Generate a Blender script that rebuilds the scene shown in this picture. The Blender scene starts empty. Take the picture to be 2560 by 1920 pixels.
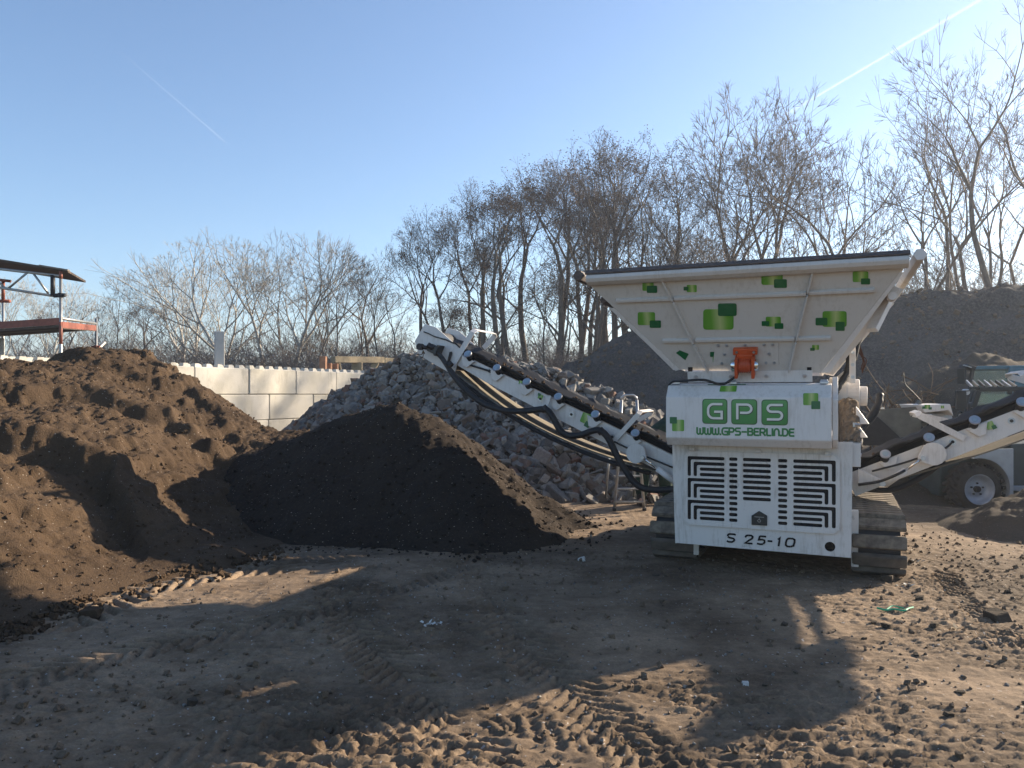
import bpy, bmesh, math, random
import numpy as np
from mathutils import Vector, Matrix
R = math.radians
SC = bpy.context.scene
COL = SC.collection
rnd = random.Random(7)

# ------------------------------------------------------------------ camera, sky, sun, exposure
F, H, YH = 1924.0, 1.64, 982.0
cam = bpy.data.cameras.new('camera'); camo = bpy.data.objects.new('camera', cam); COL.objects.link(camo)
camo.location = (0, 0, H); camo.rotation_euler = (R(90), 0, 0)
cam.sensor_width = 36; cam.lens = 36 * F / 2560; cam.shift_y = (YH - 960) / 2560
cam.clip_start = 0.1; cam.clip_end = 12000
SC.camera = camo
SUN_AZ, SUN_EL = 60.0, 20.7
w = bpy.data.worlds.new('World'); SC.world = w; w.use_nodes = True
nt = w.node_tree; bg = nt.nodes['Background']
sky = nt.nodes.new('ShaderNodeTexSky'); sky.sky_type = 'NISHITA'; sky.sun_disc = False
sky.sun_elevation = R(SUN_EL); sky.sun_rotation = R(SUN_AZ); sky.air_density = 1.0; sky.dust_density = 0.45; sky.ozone_density = 3.5
nt.links.new(sky.outputs[0], bg.inputs[0]); bg.inputs[1].default_value = 0.081
sunv = Vector((math.sin(R(SUN_AZ)) * math.cos(R(SUN_EL)), math.cos(R(SUN_AZ)) * math.cos(R(SUN_EL)), math.sin(R(SUN_EL))))
sl = bpy.data.lights.new('sun', 'SUN'); sl.energy = 5.0; sl.angle = R(0.55); sl.color = (1.0, 0.84, 0.64)
so = bpy.data.objects.new('sun', sl); COL.objects.link(so); so.rotation_euler = sunv.to_track_quat('Z', 'Y').to_euler()
SC.view_settings.view_transform = 'Standard'; SC.view_settings.look = 'None'
SC.view_settings.gamma = 1; SC.view_settings.exposure = 1.45; SC.view_settings.use_curve_mapping = False

def PX(px, py, Y):                       # point at distance Y seen towards a direction of the camera
    return Vector(((px - 1280) / F * Y, Y, H - (py - YH) / F * Y))
def GP(px, py, z=0.0):                   # point of the ground
    Y = (H - z) * F / (py - YH); return PX(px, py, Y)
# machine frame: x along its end panel, y along its length
MA = R(22.7); MO = Vector((2.39, 7.11, 0))
MU = Vector((math.cos(MA), -math.sin(MA), 0)); MV = Vector((math.sin(MA), math.cos(MA), 0))
def ml(v): return Vector((v.dot(MU), v.dot(MV), v.z))
MC = ml(Vector((0, 0, H)) - MO)
def mp(px, py, y=None, x=None, z=None, pl=None):
    d = ml(Vector(((px - 1280) / F, 1, -(py - YH) / F)))
    if pl: t = pl[1].dot(pl[0] - MC) / pl[1].dot(d)
    elif y is not None: t = (y - MC.y) / d.y
    elif x is not None: t = (x - MC.x) / d.x
    else: t = (z - MC.z) / d.z
    return MC + d * t

# ------------------------------------------------------------------ noise
def _h(ix, iy, s):
    n = (ix.astype(np.int64) * 374761393 + iy.astype(np.int64) * 668265263 + s * 1274126177) & 0x7fffffff
    n = ((n ^ (n >> 13)) * 1274126177) & 0x7fffffff
    return ((n ^ (n >> 16)) & 0xffff) / 65535.0
def vn(x, y, s=0):                       # gradient noise, about 0..1
    x = np.asarray(x, float); y = np.asarray(y, float)
    ix = np.floor(x); iy = np.floor(y); fx = x - ix; fy = y - iy
    u = fx * fx * fx * (fx * (fx * 6 - 15) + 10); v = fy * fy * fy * (fy * (fy * 6 - 15) + 10)
    def g(dx, dy):
        a = _h(ix + dx, iy + dy, s) * 6.2831853; return np.cos(a) * (fx - dx) + np.sin(a) * (fy - dy)
    p = (g(0, 0) * (1 - u) + g(1, 0) * u) * (1 - v) + (g(0, 1) * (1 - u) + g(1, 1) * u) * v
    return np.clip(.5 + .75 * p, 0, 1)
def fbm(x, y, s=0, o=4, g=0.5):
    t = 0; a = 1; n = 0
    for i in range(o):
        t = t + a * vn(x * 2 ** i + 17.3 * i, y * 2 ** i - 9.1 * i, s + i * 7); n += a; a *= g
    return t / n
def sstep(a, b, x):
    t = np.clip((x - a) / (b - a), 0, 1); return t * t * (3 - 2 * t)
def lumps(x, y, c, s, den=0.6):          # rounded clods: one bump per jittered cell
    u = x / c; v = y / c; ix = np.floor(u); iy = np.floor(v); out = np.zeros_like(u)
    for dx in (-1, 0, 1):
        for dy in (-1, 0, 1):
            cx = ix + dx; cy = iy + dy
            px = cx + 0.5 + (_h(cx, cy, s) - .5) * .8; py = cy + 0.5 + (_h(cx, cy, s + 1) - .5) * .8
            r = 0.22 + 0.4 * _h(cx, cy, s + 2); on = _h(cx, cy, s + 3) < den
            q = 1 - ((u - px) ** 2 + (v - py) ** 2) / r ** 2
            out = np.maximum(out, np.where(on & (q > 0), np.sqrt(np.maximum(q, 0)) * r, 0))
    return out * c

# ------------------------------------------------------------------ materials
MATS = {}
class NT:
    def __init__(s, name):
        s.m = bpy.data.materials.new(name); s.m.use_nodes = True; s.t = s.m.node_tree
        s.b = s.t.nodes['Principled BSDF']; s.o = s.t.nodes['Material Output']; MATS[name] = s.m
    def n(s, typ, **k):
        nd = s.t.nodes.new('ShaderNode' + typ)
        for a, v in k.items():
            if a.startswith('i_'):
                key = a[2:]; nd.inputs[int(key) if key.isdigit() else key.replace('_', ' ')].default_value = v
            else: setattr(nd, a, v)
        return nd
    def l(s, a, b): s.t.links.new(a, b)
    def co(s, kind='Object'):
        return s.n('TexCoord').outputs[kind]
    def noise(s, scale, detail=4, rough=.6, vec=None, out=0):
        nd = s.n('TexNoise'); nd.inputs['Scale'].default_value = scale; nd.inputs['Detail'].default_value = detail
        nd.inputs['Roughness'].default_value = rough
        s.l(vec if vec is not None else s.co(), nd.inputs['Vector']); return nd.outputs[out]
    def ramp(s, fac, stops):
        r = s.n('ValToRGB'); e = r.color_ramp.elements
        while len(e) < len(stops): e.new(0.5)
        for el, (p, c) in zip(e, stops): el.position = p; el.color = (*c, 1) if len(c) == 3 else c
        s.l(fac, r.inputs[0]); return r.outputs[0]
    def mix(s, f, a, b, mode='MIX'):
        m = s.n('Mix', data_type='RGBA', blend_type=mode)
        for sock, v in ((m.inputs[0], f), (m.inputs[6], a), (m.inputs[7], b)):
            if hasattr(v, 'is_linked'): s.l(v, sock)
            else: sock.default_value = v if isinstance(v, (int, float)) else (*v, 1)
        return m.outputs[2]
    def mapv(s, sc, vec=None):
        m = s.n('Mapping'); m.inputs['Scale'].default_value = sc
        s.l(vec if vec is not None else s.co(), m.inputs[0]); return m.outputs[0]
    def bump(s, h, st, dist=.02):
        b = s.n('Bump'); b.inputs['Strength'].default_value = st; b.inputs['Distance'].default_value = dist
        s.l(h, b.inputs['Height']); s.l(b.outputs[0], s.b.inputs['Normal'])
    def fin(s, col=None, rough=.6, metal=0, spec=None):
        if col is not None:
            if hasattr(col, 'is_linked'): s.l(col, s.b.inputs['Base Color'])
            else: s.b.inputs['Base Color'].default_value = (*col, 1)
        s.b.inputs['Roughness'].default_value = rough; s.b.inputs['Metallic'].default_value = metal
        if spec is not None: s.b.inputs['Specular IOR Level'].default_value = spec
        return s.m
def plain(name, c, rough=.6, metal=0, var=.25, sc=6, bump=0, c2=None, spec=None):
    t = NT(name); n = t.noise(sc, 5)
    c2 = c2 or tuple(x * (1 - var) for x in c)
    col = t.ramp(n, [(.3, c2), (.7, c)])
    if bump: t.bump(t.noise(sc * 6, 4), bump, .01)
    return t.fin(col, rough, metal, spec)
def M(n): return MATS[n]

def soil(name, c1, c2, c3, sc=1.0, bmp=.6):
    t = NT(name); v = t.co()
    a = t.ramp(t.noise(1.1 * sc, 6, .65, v), [(.35, c1), (.65, c2)])
    b = t.noise(26 * sc, 4, .7, v)
    col = t.mix(t.ramp(b, [(.42, (0, 0, 0)), (.7, (1, 1, 1))]), a, c3)
    g = t.noise(90, 3, .7, v)
    col = t.mix(.55, col, t.ramp(g, [(.3, (.5, .5, .5)), (.7, (1.35, 1.35, 1.35))]), 'MULTIPLY')
    sp = t.ramp(t.noise(55, 0, .5, v), [(.80, (0, 0, 0)), (.83, (1, 1, 1))])
    col = t.mix(sp, col, (.3, .26, .22))
    h = t.mix(.5, b, g)
    t.bump(h, bmp, .055)
    return t.fin(col, .95, 0, .15)
soil('brown_soil', (.054, .035, .021), (.100, .067, .041), (.074, .049, .031))
soil('black_soil', (.022, .017, .014), (.038, .029, .022), (.044, .031, .022))
soil('dirt_clod', (.11, .082, .058), (.19, .143, .10), (.15, .11, .08))
soil('grey_spoil', (.032, .031, .032), (.075, .070, .066), (.12, .112, .10), .5)
soil('dirt_mass', (.05, .042, .034), (.09, .073, .056), (.10, .08, .06))

# ground: packed sandy earth with darker damp patches
t = NT('packed_earth'); v = t.co()
base = t.ramp(t.noise(.55, 7, .62, v), [(.36, (.105, .075, .050)), (.5, (.195, .141, .094)), (.66, (.29, .212, .142))])
patch = t.ramp(t.noise(1.7, 6, .7, t.mapv((1, 1.6, 1), v)), [(.45, (1, 1, 1)), (.62, (.60, .57, .54))])
col = t.mix(.75, base, patch, 'MULTIPLY')
g = t.noise(75, 5, .75, v); g2 = t.noise(14, 5, .7, v)
col = t.mix(.6, col, t.ramp(g, [(.3, (.55, .55, .55)), (.7, (1.35, 1.35, 1.35))]), 'MULTIPLY')
col = t.mix(.5, col, t.ramp(g2, [(.35, (.7, .7, .7)), (.65, (1.25, 1.25, 1.25))]), 'MULTIPLY')
sp = t.ramp(t.noise(42, 0, .5, v), [(.79, (0, 0, 0)), (.82, (1, 1, 1))])
col = t.mix(sp, col, (.34, .31, .28))
t.bump(t.mix(.5, g, g2), .55, .02); t.fin(col, .93, 0, .2)

# white machine paint with grime
def paint(name, c, dirt=.5, lowz=None):
    t = NT(name); v = t.co()
    n = t.noise(2.2, 8, .72, v); n2 = t.noise(30, 4, .7, t.mapv((1, 1, .12), v))
    d = t.mix(.5, n, n2); f = t.ramp(d, [(.5, (0, 0, 0)), (.72, (1, 1, 1))])
    m = t.n('Math', operation='MULTIPLY'); m.inputs[1].default_value = dirt; t.l(f, m.inputs[0])
    col = t.mix(m.outputs[0], c, (.34, .29, .23))
    sc_ = t.ramp(t.noise(7, 9, .8, t.mapv((1, 1, .6), v)), [(.60 if dirt > .9 else .66, (0, 0, 0)), (.74, (.8,) * 3)])
    col = t.mix(sc_, col, (.15, .125, .105))
    t.bump(t.noise(60, 3, .6, v), .06, .004)
    r = t.ramp(n, [(.3, (.32,) * 3), (.7, (.55,) * 3)]); t.l(r, t.b.inputs['Roughness'])
    t.l(col, t.b.inputs['Base Color']); return t.m
paint('white_paint', (.68, .645, .61), .6)
paint('dirty_white_paint', (.64, .605, .565), 1.1)
paint('hopper_paint', (.56, .525, .48), .6)
plain('mud_cake', (.20, .15, .105), .95, 0, .5, 20, .8)
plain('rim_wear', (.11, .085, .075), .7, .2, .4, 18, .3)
plain('dark_steel', (.035, .036, .04), .55, .6, .4, 10)
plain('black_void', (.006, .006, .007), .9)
plain('rubber', (.022, .022, .024), .75, 0, .4, 14, .2)
plain('belt_rubber', (.03, .031, .034), .7, 0, .4, 8, .2)
plain('belt_dusty', (.20, .17, .125), .9, 0, .35, 9, .2)
plain('track_rubber', (.15, .125, .10), .9, 0, .55, 7, .5, c2=(.06, .052, .045))
plain('track_dusty', (.24, .195, .145), .92, 0, .45, 16, .5, c2=(.07, .06, .05))
plain('chrome', (.75, .74, .72), .16, 1, .2, 4)
plain('zinc', (.55, .57, .60), .38, .85, .25, 20)
plain('cap_metal', (.34, .44, .50), .45, .3, .2, 30)
plain('orange_enamel', (.62, .10, .025), .5, 0, .3, 14, .2)
plain('cable_black', (.012, .012, .014), .45)
plain('hose_black', (.014, .015, .018), .6, 0, .3, 30, .3)
plain('rust_wire', (.12, .045, .02), .9, .2, .4, 20)
plain('concrete_light', (.53, .51, .47), .85, 0, .22, 1.6, .25)
plain('timber', (.36, .28, .17), .8, 0, .4, 7, .3)
plain('timber_red', (.40, .20, .11), .8, 0, .4, 7, .3)
plain('scaffold_steel', (.42, .42, .40), .45, .7, .35, 12)
plain('scaffold_orange', (.27, .085, .055), .6, 0, .4, 12)
plain('plank_dark', (.10, .075, .058), .85, 0, .5, 10, .3)
plain('plank_grey', (.22, .19, .16), .85, 0, .4, 10, .3)
plain('aluminium', (.52, .53, .54), .35, .8, .3, 20)
plain('green_cloth', (.008, .035, .026), .9, 0, .4, 12, .4)
plain('skin', (.42, .24, .17), .55)
plain('hair', (.03, .02, .014), .7)
plain('boot', (.02, .017, .015), .7)
plain('cab_black', (.02, .025, .028), .4, .2)
plain('cab_blue', (.05, .16, .22), .45, .1, .3, 4)
plain('loader_grey', (.36, .39, .42), .5, .1, .3, 5)
plain('loader_body', (.035, .055, .06), .5, .1, .4, 5)
plain('bucket_steel', (.17, .17, .15), .6, .5, .4, 5, .2)
plain('rim_grey', (.40, .43, .48), .5, .3, .25, 9)
plain('tyre', (.045, .04, .036), .9, 0, .5, 12, .4)
plain('decal_dark', (.008, .12, .035), .35, 0, .15, 2)
plain('text_green', (.025, .19, .045), .4, 0, .08, 2)
plain('tile_rim', (.03, .13, .03), .35, 0, .1, 2)
plain('letter_silver', (.62, .63, .62), .3, .3, .12, 6)
plain('letter_shadow', (.03, .06, .035), .5)
plain('paper', (.62, .62, .58), .8)
plain('net_green', (.02, .42, .22), .6)
plain('blue_plastic', (.08, .22, .5), .5)
plain('root_brown', (.16, .10, .055), .9, 0, .5, 9)
plain('wood_chip', (.48, .36, .22), .85)
plain('grass_dry', (.32, .28, .18), .9)
t = NT('decal_green'); s_ = t.n('SeparateXYZ'); t.l(t.co('Generated'), s_.inputs[0])
t.fin(t.ramp(s_.outputs[0], [(0, (.085, .27, .02)), (.28, (.12, .31, .03)), (.55, (.42, .50, .20)), (.8, (.13, .33, .03)), (1, (.07, .25, .02))]), .35)
t = NT('tile_green'); s_ = t.n('SeparateXYZ'); t.l(t.co('Generated'), s_.inputs[0])
t.fin(t.ramp(s_.outputs[2], [(0, (.035, .20, .04)), (.6, (.05, .25, .05)), (1, (.09, .30, .09))]), .35)
t = NT('glass'); t.b.inputs['Transmission Weight'].default_value = .85; t.fin((.55, .68, .62), .06)
t.b.inputs['IOR'].default_value = 1.3
for nm, c1, c2 in (('bark_dark', (.075, .062, .05), (.14, .118, .095)), ('bark_pale', (.28, .26, .23), (.42, .40, .35)),
                   ('bark_brown', (.10, .078, .06), (.18, .145, .115)), ('twig_brown', (.16, .125, .10), (.24, .195, .16)),
                   ('bark_ochre', (.11, .09, .06), (.19, .155, .11))):
    plain(nm, c2, .9, 0, .5, 3, 0, c2=c1)
plain('seed_pod', (.13, .08, .055), .9)
# rubble: a colour per piece
t = NT('rubble_mix'); oi = t.n('ObjectInfo'); gi = t.n('NewGeometry')
ad = t.n('Math', operation='ADD'); fr = t.n('Math', operation='FRACT')
t.l(oi.outputs['Random'], ad.inputs[0]); t.l(gi.outputs['Random Per Island'], ad.inputs[1]); t.l(ad.outputs[0], fr.inputs[0])
c = t.ramp(fr.outputs[0], [(0, (.13, .127, .125)), (.2, (.22, .208, .192)), (.4, (.31, .29, .26)), (.58, (.16, .15, .14)),
                           (.70, (.18, .135, .105)), (.79, (.19, .10, .075)), (.83, (.34, .31, .27)), (1, (.13, .125, .12))])
t.t.nodes[-1]
n = t.noise(9, 6, .7); c = t.mix(.8, c, t.ramp(n, [(.3, (.45, .45, .45)), (.7, (1.1, 1.08, 1.04))]), 'MULTIPLY')
t.bump(t.noise(40, 4, .7), .5, .02); t.fin(c, .92, 0, .2)

# ------------------------------------------------------------------ mesh helpers
class MB:
    def __init__(s): s.v = []; s.f = []
    def add(s, vs, fs):
        o = len(s.v); s.v += [tuple(p) for p in vs]; s.f += [tuple(i + o for i in f) for f in fs]; return s
    def box(s, c, sz, rot=None):
        x, y, z = (a / 2 for a in sz)
        vs = [Vector(p) for p in ((-x, -y, -z), (x, -y, -z), (x, y, -z), (-x, y, -z), (-x, -y, z), (x, -y, z), (x, y, z), (-x, y, z))]
        if rot is not None: vs = [rot @ p for p in vs]
        c = Vector(c); return s.add([p + c for p in vs], [(0, 3, 2, 1), (4, 5, 6, 7), (0, 1, 5, 4), (1, 2, 6, 5), (2, 3, 7, 6), (3, 0, 4, 7)])
    def beam(s, a, b, wd, th, up=(0, 0, 1)):
        a = Vector(a); b = Vector(b); d = (b - a); L = d.length; d.normalize(); up = Vector(up)
        sd = d.cross(up)
        if sd.length < 1e-4: sd = Vector((1, 0, 0))
        sd.normalize(); u2 = sd.cross(d)
        rot = Matrix((d, sd, u2)).transposed()
        return s.box((a + b) / 2, (L, wd, th), rot)
    def prism(s, pts, off):
        n = len(pts); pts = [Vector(p) for p in pts]; off = Vector(off)
        nn = Vector((0, 0, 0))
        for i in range(n): nn += (pts[i] - pts[0]).cross(pts[(i + 1) % n] - pts[0])
        if nn.dot(off) > 0: pts = pts[::-1]
        return s.add(pts + [p + off for p in pts], [tuple(range(n)), tuple(range(2 * n - 1, n - 1, -1))] +
                     [(i, i + n, (i + 1) % n + n, (i + 1) % n) for i in range(n)])
    def tube(s, pts, r, n=8, cap=True):
        pts = [Vector(p) for p in pts]; k = len(pts); rs = r if isinstance(r, (list, tuple)) else [r] * k
        vs = []; pu = None
        for i, p in enumerate(pts):
            d = (pts[min(i + 1, k - 1)] - pts[max(i - 1, 0)]).normalized()
            if pu is None: pu = d.cross(Vector((0, 0, 1))) if abs(d.z) < .95 else d.cross(Vector((1, 0, 0)))
            else: pu = pu - d * pu.dot(d)
            pu.normalize(); q = d.cross(pu)
            for j in range(n):
                a = 2 * math.pi * j / n; vs.append(p + (pu * math.cos(a) + q * math.sin(a)) * rs[i])
        fs = [(i * n + j, i * n + (j + 1) % n, (i + 1) * n + (j + 1) % n, (i + 1) * n + j) for i in range(k - 1) for j in range(n)]
        if cap: fs += [tuple(range(n - 1, -1, -1)), tuple(range((k - 1) * n, k * n))]
        return s.add(vs, fs)
    def cyl(s, a, b, r, n=16, r2=None): return s.tube([a, b], [r, r if r2 is None else r2], n)
    def build(s, name, mat, parent=None, smooth=False, bev=0, seg=2, kind=None):
        me = bpy.data.meshes.new(name); me.from_pydata(s.v, [], s.f)
        me.materials.append(M(mat) if isinstance(mat, str) else mat)
        return link(name, me, parent, smooth, bev, seg, kind)
def link(name, me, parent=None, smooth=False, bev=0, seg=2, kind=None):
    if smooth:
        me.polygons.foreach_set('use_smooth', [True] * len(me.polygons))
    me.update()
    o = bpy.data.objects.new(name, me); COL.objects.link(o)
    if parent: o.parent = parent
    if bev:
        m = o.modifiers.new('bevel', 'BEVEL'); m.width = bev; m.segments = seg; m.limit_method = 'ANGLE'; m.angle_limit = R(35)
    if kind: o['kind'] = kind
    return o
def npmesh(name, V, Fq, mat, smooth=True):
    me = bpy.data.meshes.new(name); V = np.asarray(V, np.float32); Fq = np.asarray(Fq, np.int32)
    k = Fq.shape[1]; me.vertices.add(len(V)); me.vertices.foreach_set('co', V.ravel())
    me.loops.add(Fq.size); me.loops.foreach_set('vertex_index', Fq.ravel())
    me.polygons.add(len(Fq)); me.polygons.foreach_set('loop_start', np.arange(0, Fq.size, k, dtype=np.int32))
    me.polygons.foreach_set('use_smooth', np.full(len(Fq), smooth)); me.update(calc_edges=True)
    me.materials.append(M(mat)); return me
def empty(name, loc=(0, 0, 0), rz=0, label=None, cat=None, group=None):
    o = bpy.data.objects.new(name, None); COL.objects.link(o); o.location = loc; o.rotation_euler = (0, 0, rz)
    o.empty_display_size = .1
    return tag(o, label, cat, group)
def tag(o, label=None, cat=None, group=None, kind=None):
    if label: o['label'] = label
    if cat: o['category'] = cat
    if group: o['group'] = group
    if kind: o['kind'] = kind
    return o
def gridmesh(name, X, Y, Z, mat, keep=None):
    ny, nx = Z.shape; idx = np.arange(nx * ny).reshape(ny, nx)
    q = np.stack([idx[:-1, :-1], idx[:-1, 1:], idx[1:, 1:], idx[1:, :-1]], -1).reshape(-1, 4)
    if keep is not None:
        kq = (keep[:-1, :-1] | keep[1:, 1:] | keep[:-1, 1:] | keep[1:, :-1]).reshape(-1); q = q[kq]
    V = np.stack([X, Y, Z], -1).reshape(-1, 3)
    used = np.unique(q); rm = np.full(len(V), -1); rm[used] = np.arange(len(used))
    return npmesh(name, V[used], rm[q], mat)
# ================================================================== TERRAIN
def polydist(X, Y, pts):
    """distance to a polyline and the arc length of the nearest point"""
    best = np.full(X.shape, 1e9); arc = np.zeros(X.shape); sd = np.zeros(X.shape); s0 = 0
    for (ax, ay), (bx, by) in zip(pts[:-1], pts[1:]):
        dx, dy = bx - ax, by - ay; L = math.hypot(dx, dy)
        t = np.clip(((X - ax) * dx + (Y - ay) * dy) / L ** 2, 0, 1)
        d = np.hypot(X - ax - t * dx, Y - ay - t * dy); m = d < best
        best = np.where(m, d, best); arc = np.where(m, s0 + t * L, arc)
        sd = np.where(m, ((X - ax) * dy - (Y - ay) * dx) / L, sd); s0 += L
    return best, arc, sd
def G2(px, py): p = GP(px, py); return (p.x, p.y)
WHEELS = [  # centre lines of the tyre marks
    ([G2(1720, 1990), G2(1330, 1640), G2(1210, 1480), G2(1190, 1400)], .19, .10, .75),
    ([G2(1300, 2050), G2(1080, 1760), G2(900, 1600), G2(850, 1480), G2(900, 1420)], .19, .10, 1.0),
    ([G2(2100, 2100), G2(1750, 1900), G2(1300, 1790), G2(800, 1800), G2(300, 1980)], .2, .11, .6),
    ([G2(160, 1560), G2(330, 1478), G2(520, 1440), G2(700, 1418)], .24, .15, 1.3),
    ([G2(-100, 1780), G2(120, 1690), G2(380, 1620), G2(700, 1560), G2(1000, 1470), G2(1180, 1400)], .2, .12, 1.0),
    ([G2(2700, 1640), G2(2500, 1600), G2(2380, 1500), G2(2330, 1430)], .18, .10, .9),
    ([G2(560, 1425), G2(700, 1390), G2(850, 1400)], .2, .13, .7)]
def ground_z(X, Y):
    X = np.asarray(X, float); Y = np.asarray(Y, float)
    near = 1 - sstep(12, 22, np.hypot(X, Y))
    z = (fbm(X * .45, Y * .45, 3, 3) - .5) * .07 + (fbm(X * 3, Y * 3, 5, 4) - .5) * .022 + (fbm(X * 14, Y * 14, 8, 3) - .5) * .012
    # churned mud: torn flat flakes with sharp broken edges
    wx = X + .1 * fbm(X * 5, Y * 5, 11, 2); wy = Y + .1 * fbm(X * 5, Y * 5, 12, 2)
    m = fbm(wx * 5.5, wy * 17, 21, 5, .68)
    area = np.exp(-(((X - .15) / 1.9) ** 2 + ((Y - 3.5) / .85) ** 2)) + .55 * np.exp(-(((X + .6) / 1.3) ** 2 + ((Y - 5.3) / 1.3) ** 2)) \
        + .5 * np.exp(-(((X - 3.9) / 1.2) ** 2 + ((Y - 5.2) / 1.4) ** 2)) + .25
    area = area * (.4 + 1.1 * sstep(.4, .62, fbm(X * .9, Y * .9, 31, 3)))
    z = z + area * (.012 * sstep(.50, .52, m) + .008 * sstep(.58, .60, m) - .012 * sstep(.66, .69, m) - .007 * sstep(.44, .41, m))
    for pts, hw, pit, st in WHEELS:
        d, s, sd = polydist(X, Y, pts)
        msk = (1 - sstep(hw * .85, hw * 1.15, d)) * sstep(.26, .46, fbm(X * 1.6, Y * 1.6, 41, 3))
        ph = (s + np.abs(sd) * .8 + .03 * fbm(X * 6, Y * 6, 43, 2)) / pit
        side = np.where(sd > 0, .5, 0)
        lug = sstep(.45, .6, np.abs(((ph + side) % 1) - .5) * 2)
        z = z + msk * st * (.028 * lug - .020) * (.6 + .8 * fbm(X * 9, Y * 9, 44, 2))
        z = z + st * .016 * np.exp(-((d - hw * 1.15) / .04) ** 2) * fbm(X * 5, Y * 5, 45, 2)
    # loose soil on the right and round the tracks
    lo = np.exp(-(((X - 4.3) / 1.8) ** 2 + ((Y - 6.4) / 1.6) ** 2)) + .8 * np.exp(-(((X - 1.3) / 1.2) ** 2 + ((Y - 7.2) / .9) ** 2)) \
        + np.exp(-(((X + 2.6) / .7) ** 2 + ((Y - 3.4) / .8) ** 2)) + .35 * np.exp(-(((X + 1.9) / .8) ** 2 + ((Y - 4.6) / .8) ** 2))
    z = z + np.clip(lo, 0, 1) * (lumps(X, Y, .06, 61, .4) * .35 + lumps(X, Y, .03, 65, .5) * .5)
        # old soft heap edge in the bottom left corner
    z = z + .16 * np.exp(-(((X + 3.2) / .75) ** 2 + ((Y - 3.3) / 1.1) ** 2))
    return z * near - .10 * (1 - near)
def axis(segs):
    out = []
    for a, b, s in segs: out += list(np.arange(a, b, s))
    return np.array(out + [segs[-1][1]])
gx = axis([(-400, -60, 20), (-60, -12, 3), (-12, -5.6, .08), (-5.6, 6.2, .0165), (6.2, 14, .08), (14, 60, 3), (60, 400, 20)])
gy = axis([(-60, 0, 6), (0, 2.9, .1), (2.9, 6.2, .0135), (6.2, 9.5, .022), (9.5, 15, .05), (15, 60, 1.5), (60, 700, 20)])
GX, GY = np.meshgrid(gx, gy)
g = link('ground', gridmesh('ground', GX, GY, ground_z(GX, GY), 'packed_earth')); g['kind'] = 'structure'

def ridge(X, Y, pts, k, r=.3):
    best = np.full(X.shape, -9.)
    for (ax, ay, az), (bx, by, bz) in zip(pts[:-1], pts[1:]):
        dx, dy = bx - ax, by - ay; L2 = dx * dx + dy * dy
        n = max(2, int(math.sqrt(L2) / .25))
        for i in range(n + 1):
            t = i / n; d = np.hypot(X - ax - t * dx, Y - ay - t * dy)
            best = np.maximum(best, az + (bz - az) * t - k * (np.sqrt(d * d + r * r) - r))
    return best
def P3(px, py, Y): p = PX(px, py, Y); return (p.x, p.y, p.z)
def grid(x0, x1, y0, y1, s):
    return np.meshgrid(np.arange(x0, x1 + s, s), np.arange(y0, y1 + s, s))

# ---- brown soil heap (left): a surface through measured points
bp = [P3(*q) for q in ((0, 912, 11), (100, 905, 11.4), (200, 888, 11.9), (280, 884, 12.2), (370, 898, 12.6), (430, 925, 12.8), (500, 965, 12.9), (560, 1003, 12.9), (660, 1070, 12.6), (700, 1082, 12.2), (760, 1083, 11.9), (840, 1098, 11.6),
    (0, 975, 9.6), (120, 950, 10.3), (180, 955, 10.5), (260, 950, 10.9), (350, 975, 11.2), (90, 1020, 9.3), (250, 1020, 9.9), (400, 1030, 10.6), (520, 1080, 11), (620, 1120, 11.1), (640, 1220, 10.2), (560, 1180, 10.1), (700, 1180, 10.3),
    (0, 1120, 7.9), (110, 1110, 8.3), (210, 1130, 8.5), (280, 1190, 8.2), (330, 1270, 7.9), (420, 1360, 7.45), (480, 1400, 7.2),
    (100, 1180, 7.6), (60, 1260, 7.0), (150, 1330, 6.9), (220, 1400, 6.7), (290, 1440, 6.6), (360, 1455, 6.65),
    (0, 1290, 6.55), (20, 1400, 6.1), (100, 1430, 6.15), (170, 1470, 6.15), (0, 1500, 5.75),
    (380, 1180, 9.1), (450, 1240, 8.9), (540, 1310, 8.7), (600, 1360, 8.2), (470, 1130, 10.0), (350, 1100, 9.4), (660, 1300, 9.2),
    (-300, 880, 10.5), (-300, 1000, 8.8), (-350, 1150, 6.9), (-300, 1350, 5.8), (-700, 900, 9.5), (-700, 1200, 6))]
for px, py in ((0, 1578), (100, 1552), (180, 1532), (250, 1500), (330, 1470), (430, 1447), (540, 1425), (620, 1402), (690, 1368), (730, 1352), (-250, 1640), (-500, 1700)):
    p = GP(px, py); bp += [(p.x, p.y, .0), (p.x + .25, p.y - .45, -.3)]
bp += [(x, y + 1.6, z - .9) for x, y, z in bp[:12]] + [(x, y + 3.6, -.6) for x, y, z in bp[:12:2]]
bp = np.array(bp)
def _phi(r2): return .5 * r2 * np.log(r2 + 1e-9)
def tps(P, lam=.02):
    n = len(P); D = ((P[:, None, :2] - P[None, :, :2]) ** 2).sum(-1); A = np.zeros((n + 3, n + 3))
    A[:n, :n] = _phi(D) + lam * np.eye(n); A[:n, n] = 1; A[:n, n + 1:] = P[:, :2]; A[n:, :n] = A[:n, n:].T
    return np.linalg.solve(A, np.r_[P[:, 2], 0, 0, 0])
BC = tps(bp)
def brown_base(X, Y):
    s = X.shape; x = X.ravel(); y = Y.ravel(); z = BC[-3] + BC[-2] * x + BC[-1] * y
    for (a, b, _), c in zip(bp, BC): z = z + c * _phi((x - a) ** 2 + (y - b) ** 2)
    return z.reshape(s)
def Q2(px, py, Y): p = PX(px, py, Y); return (p.x, p.y)
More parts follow.
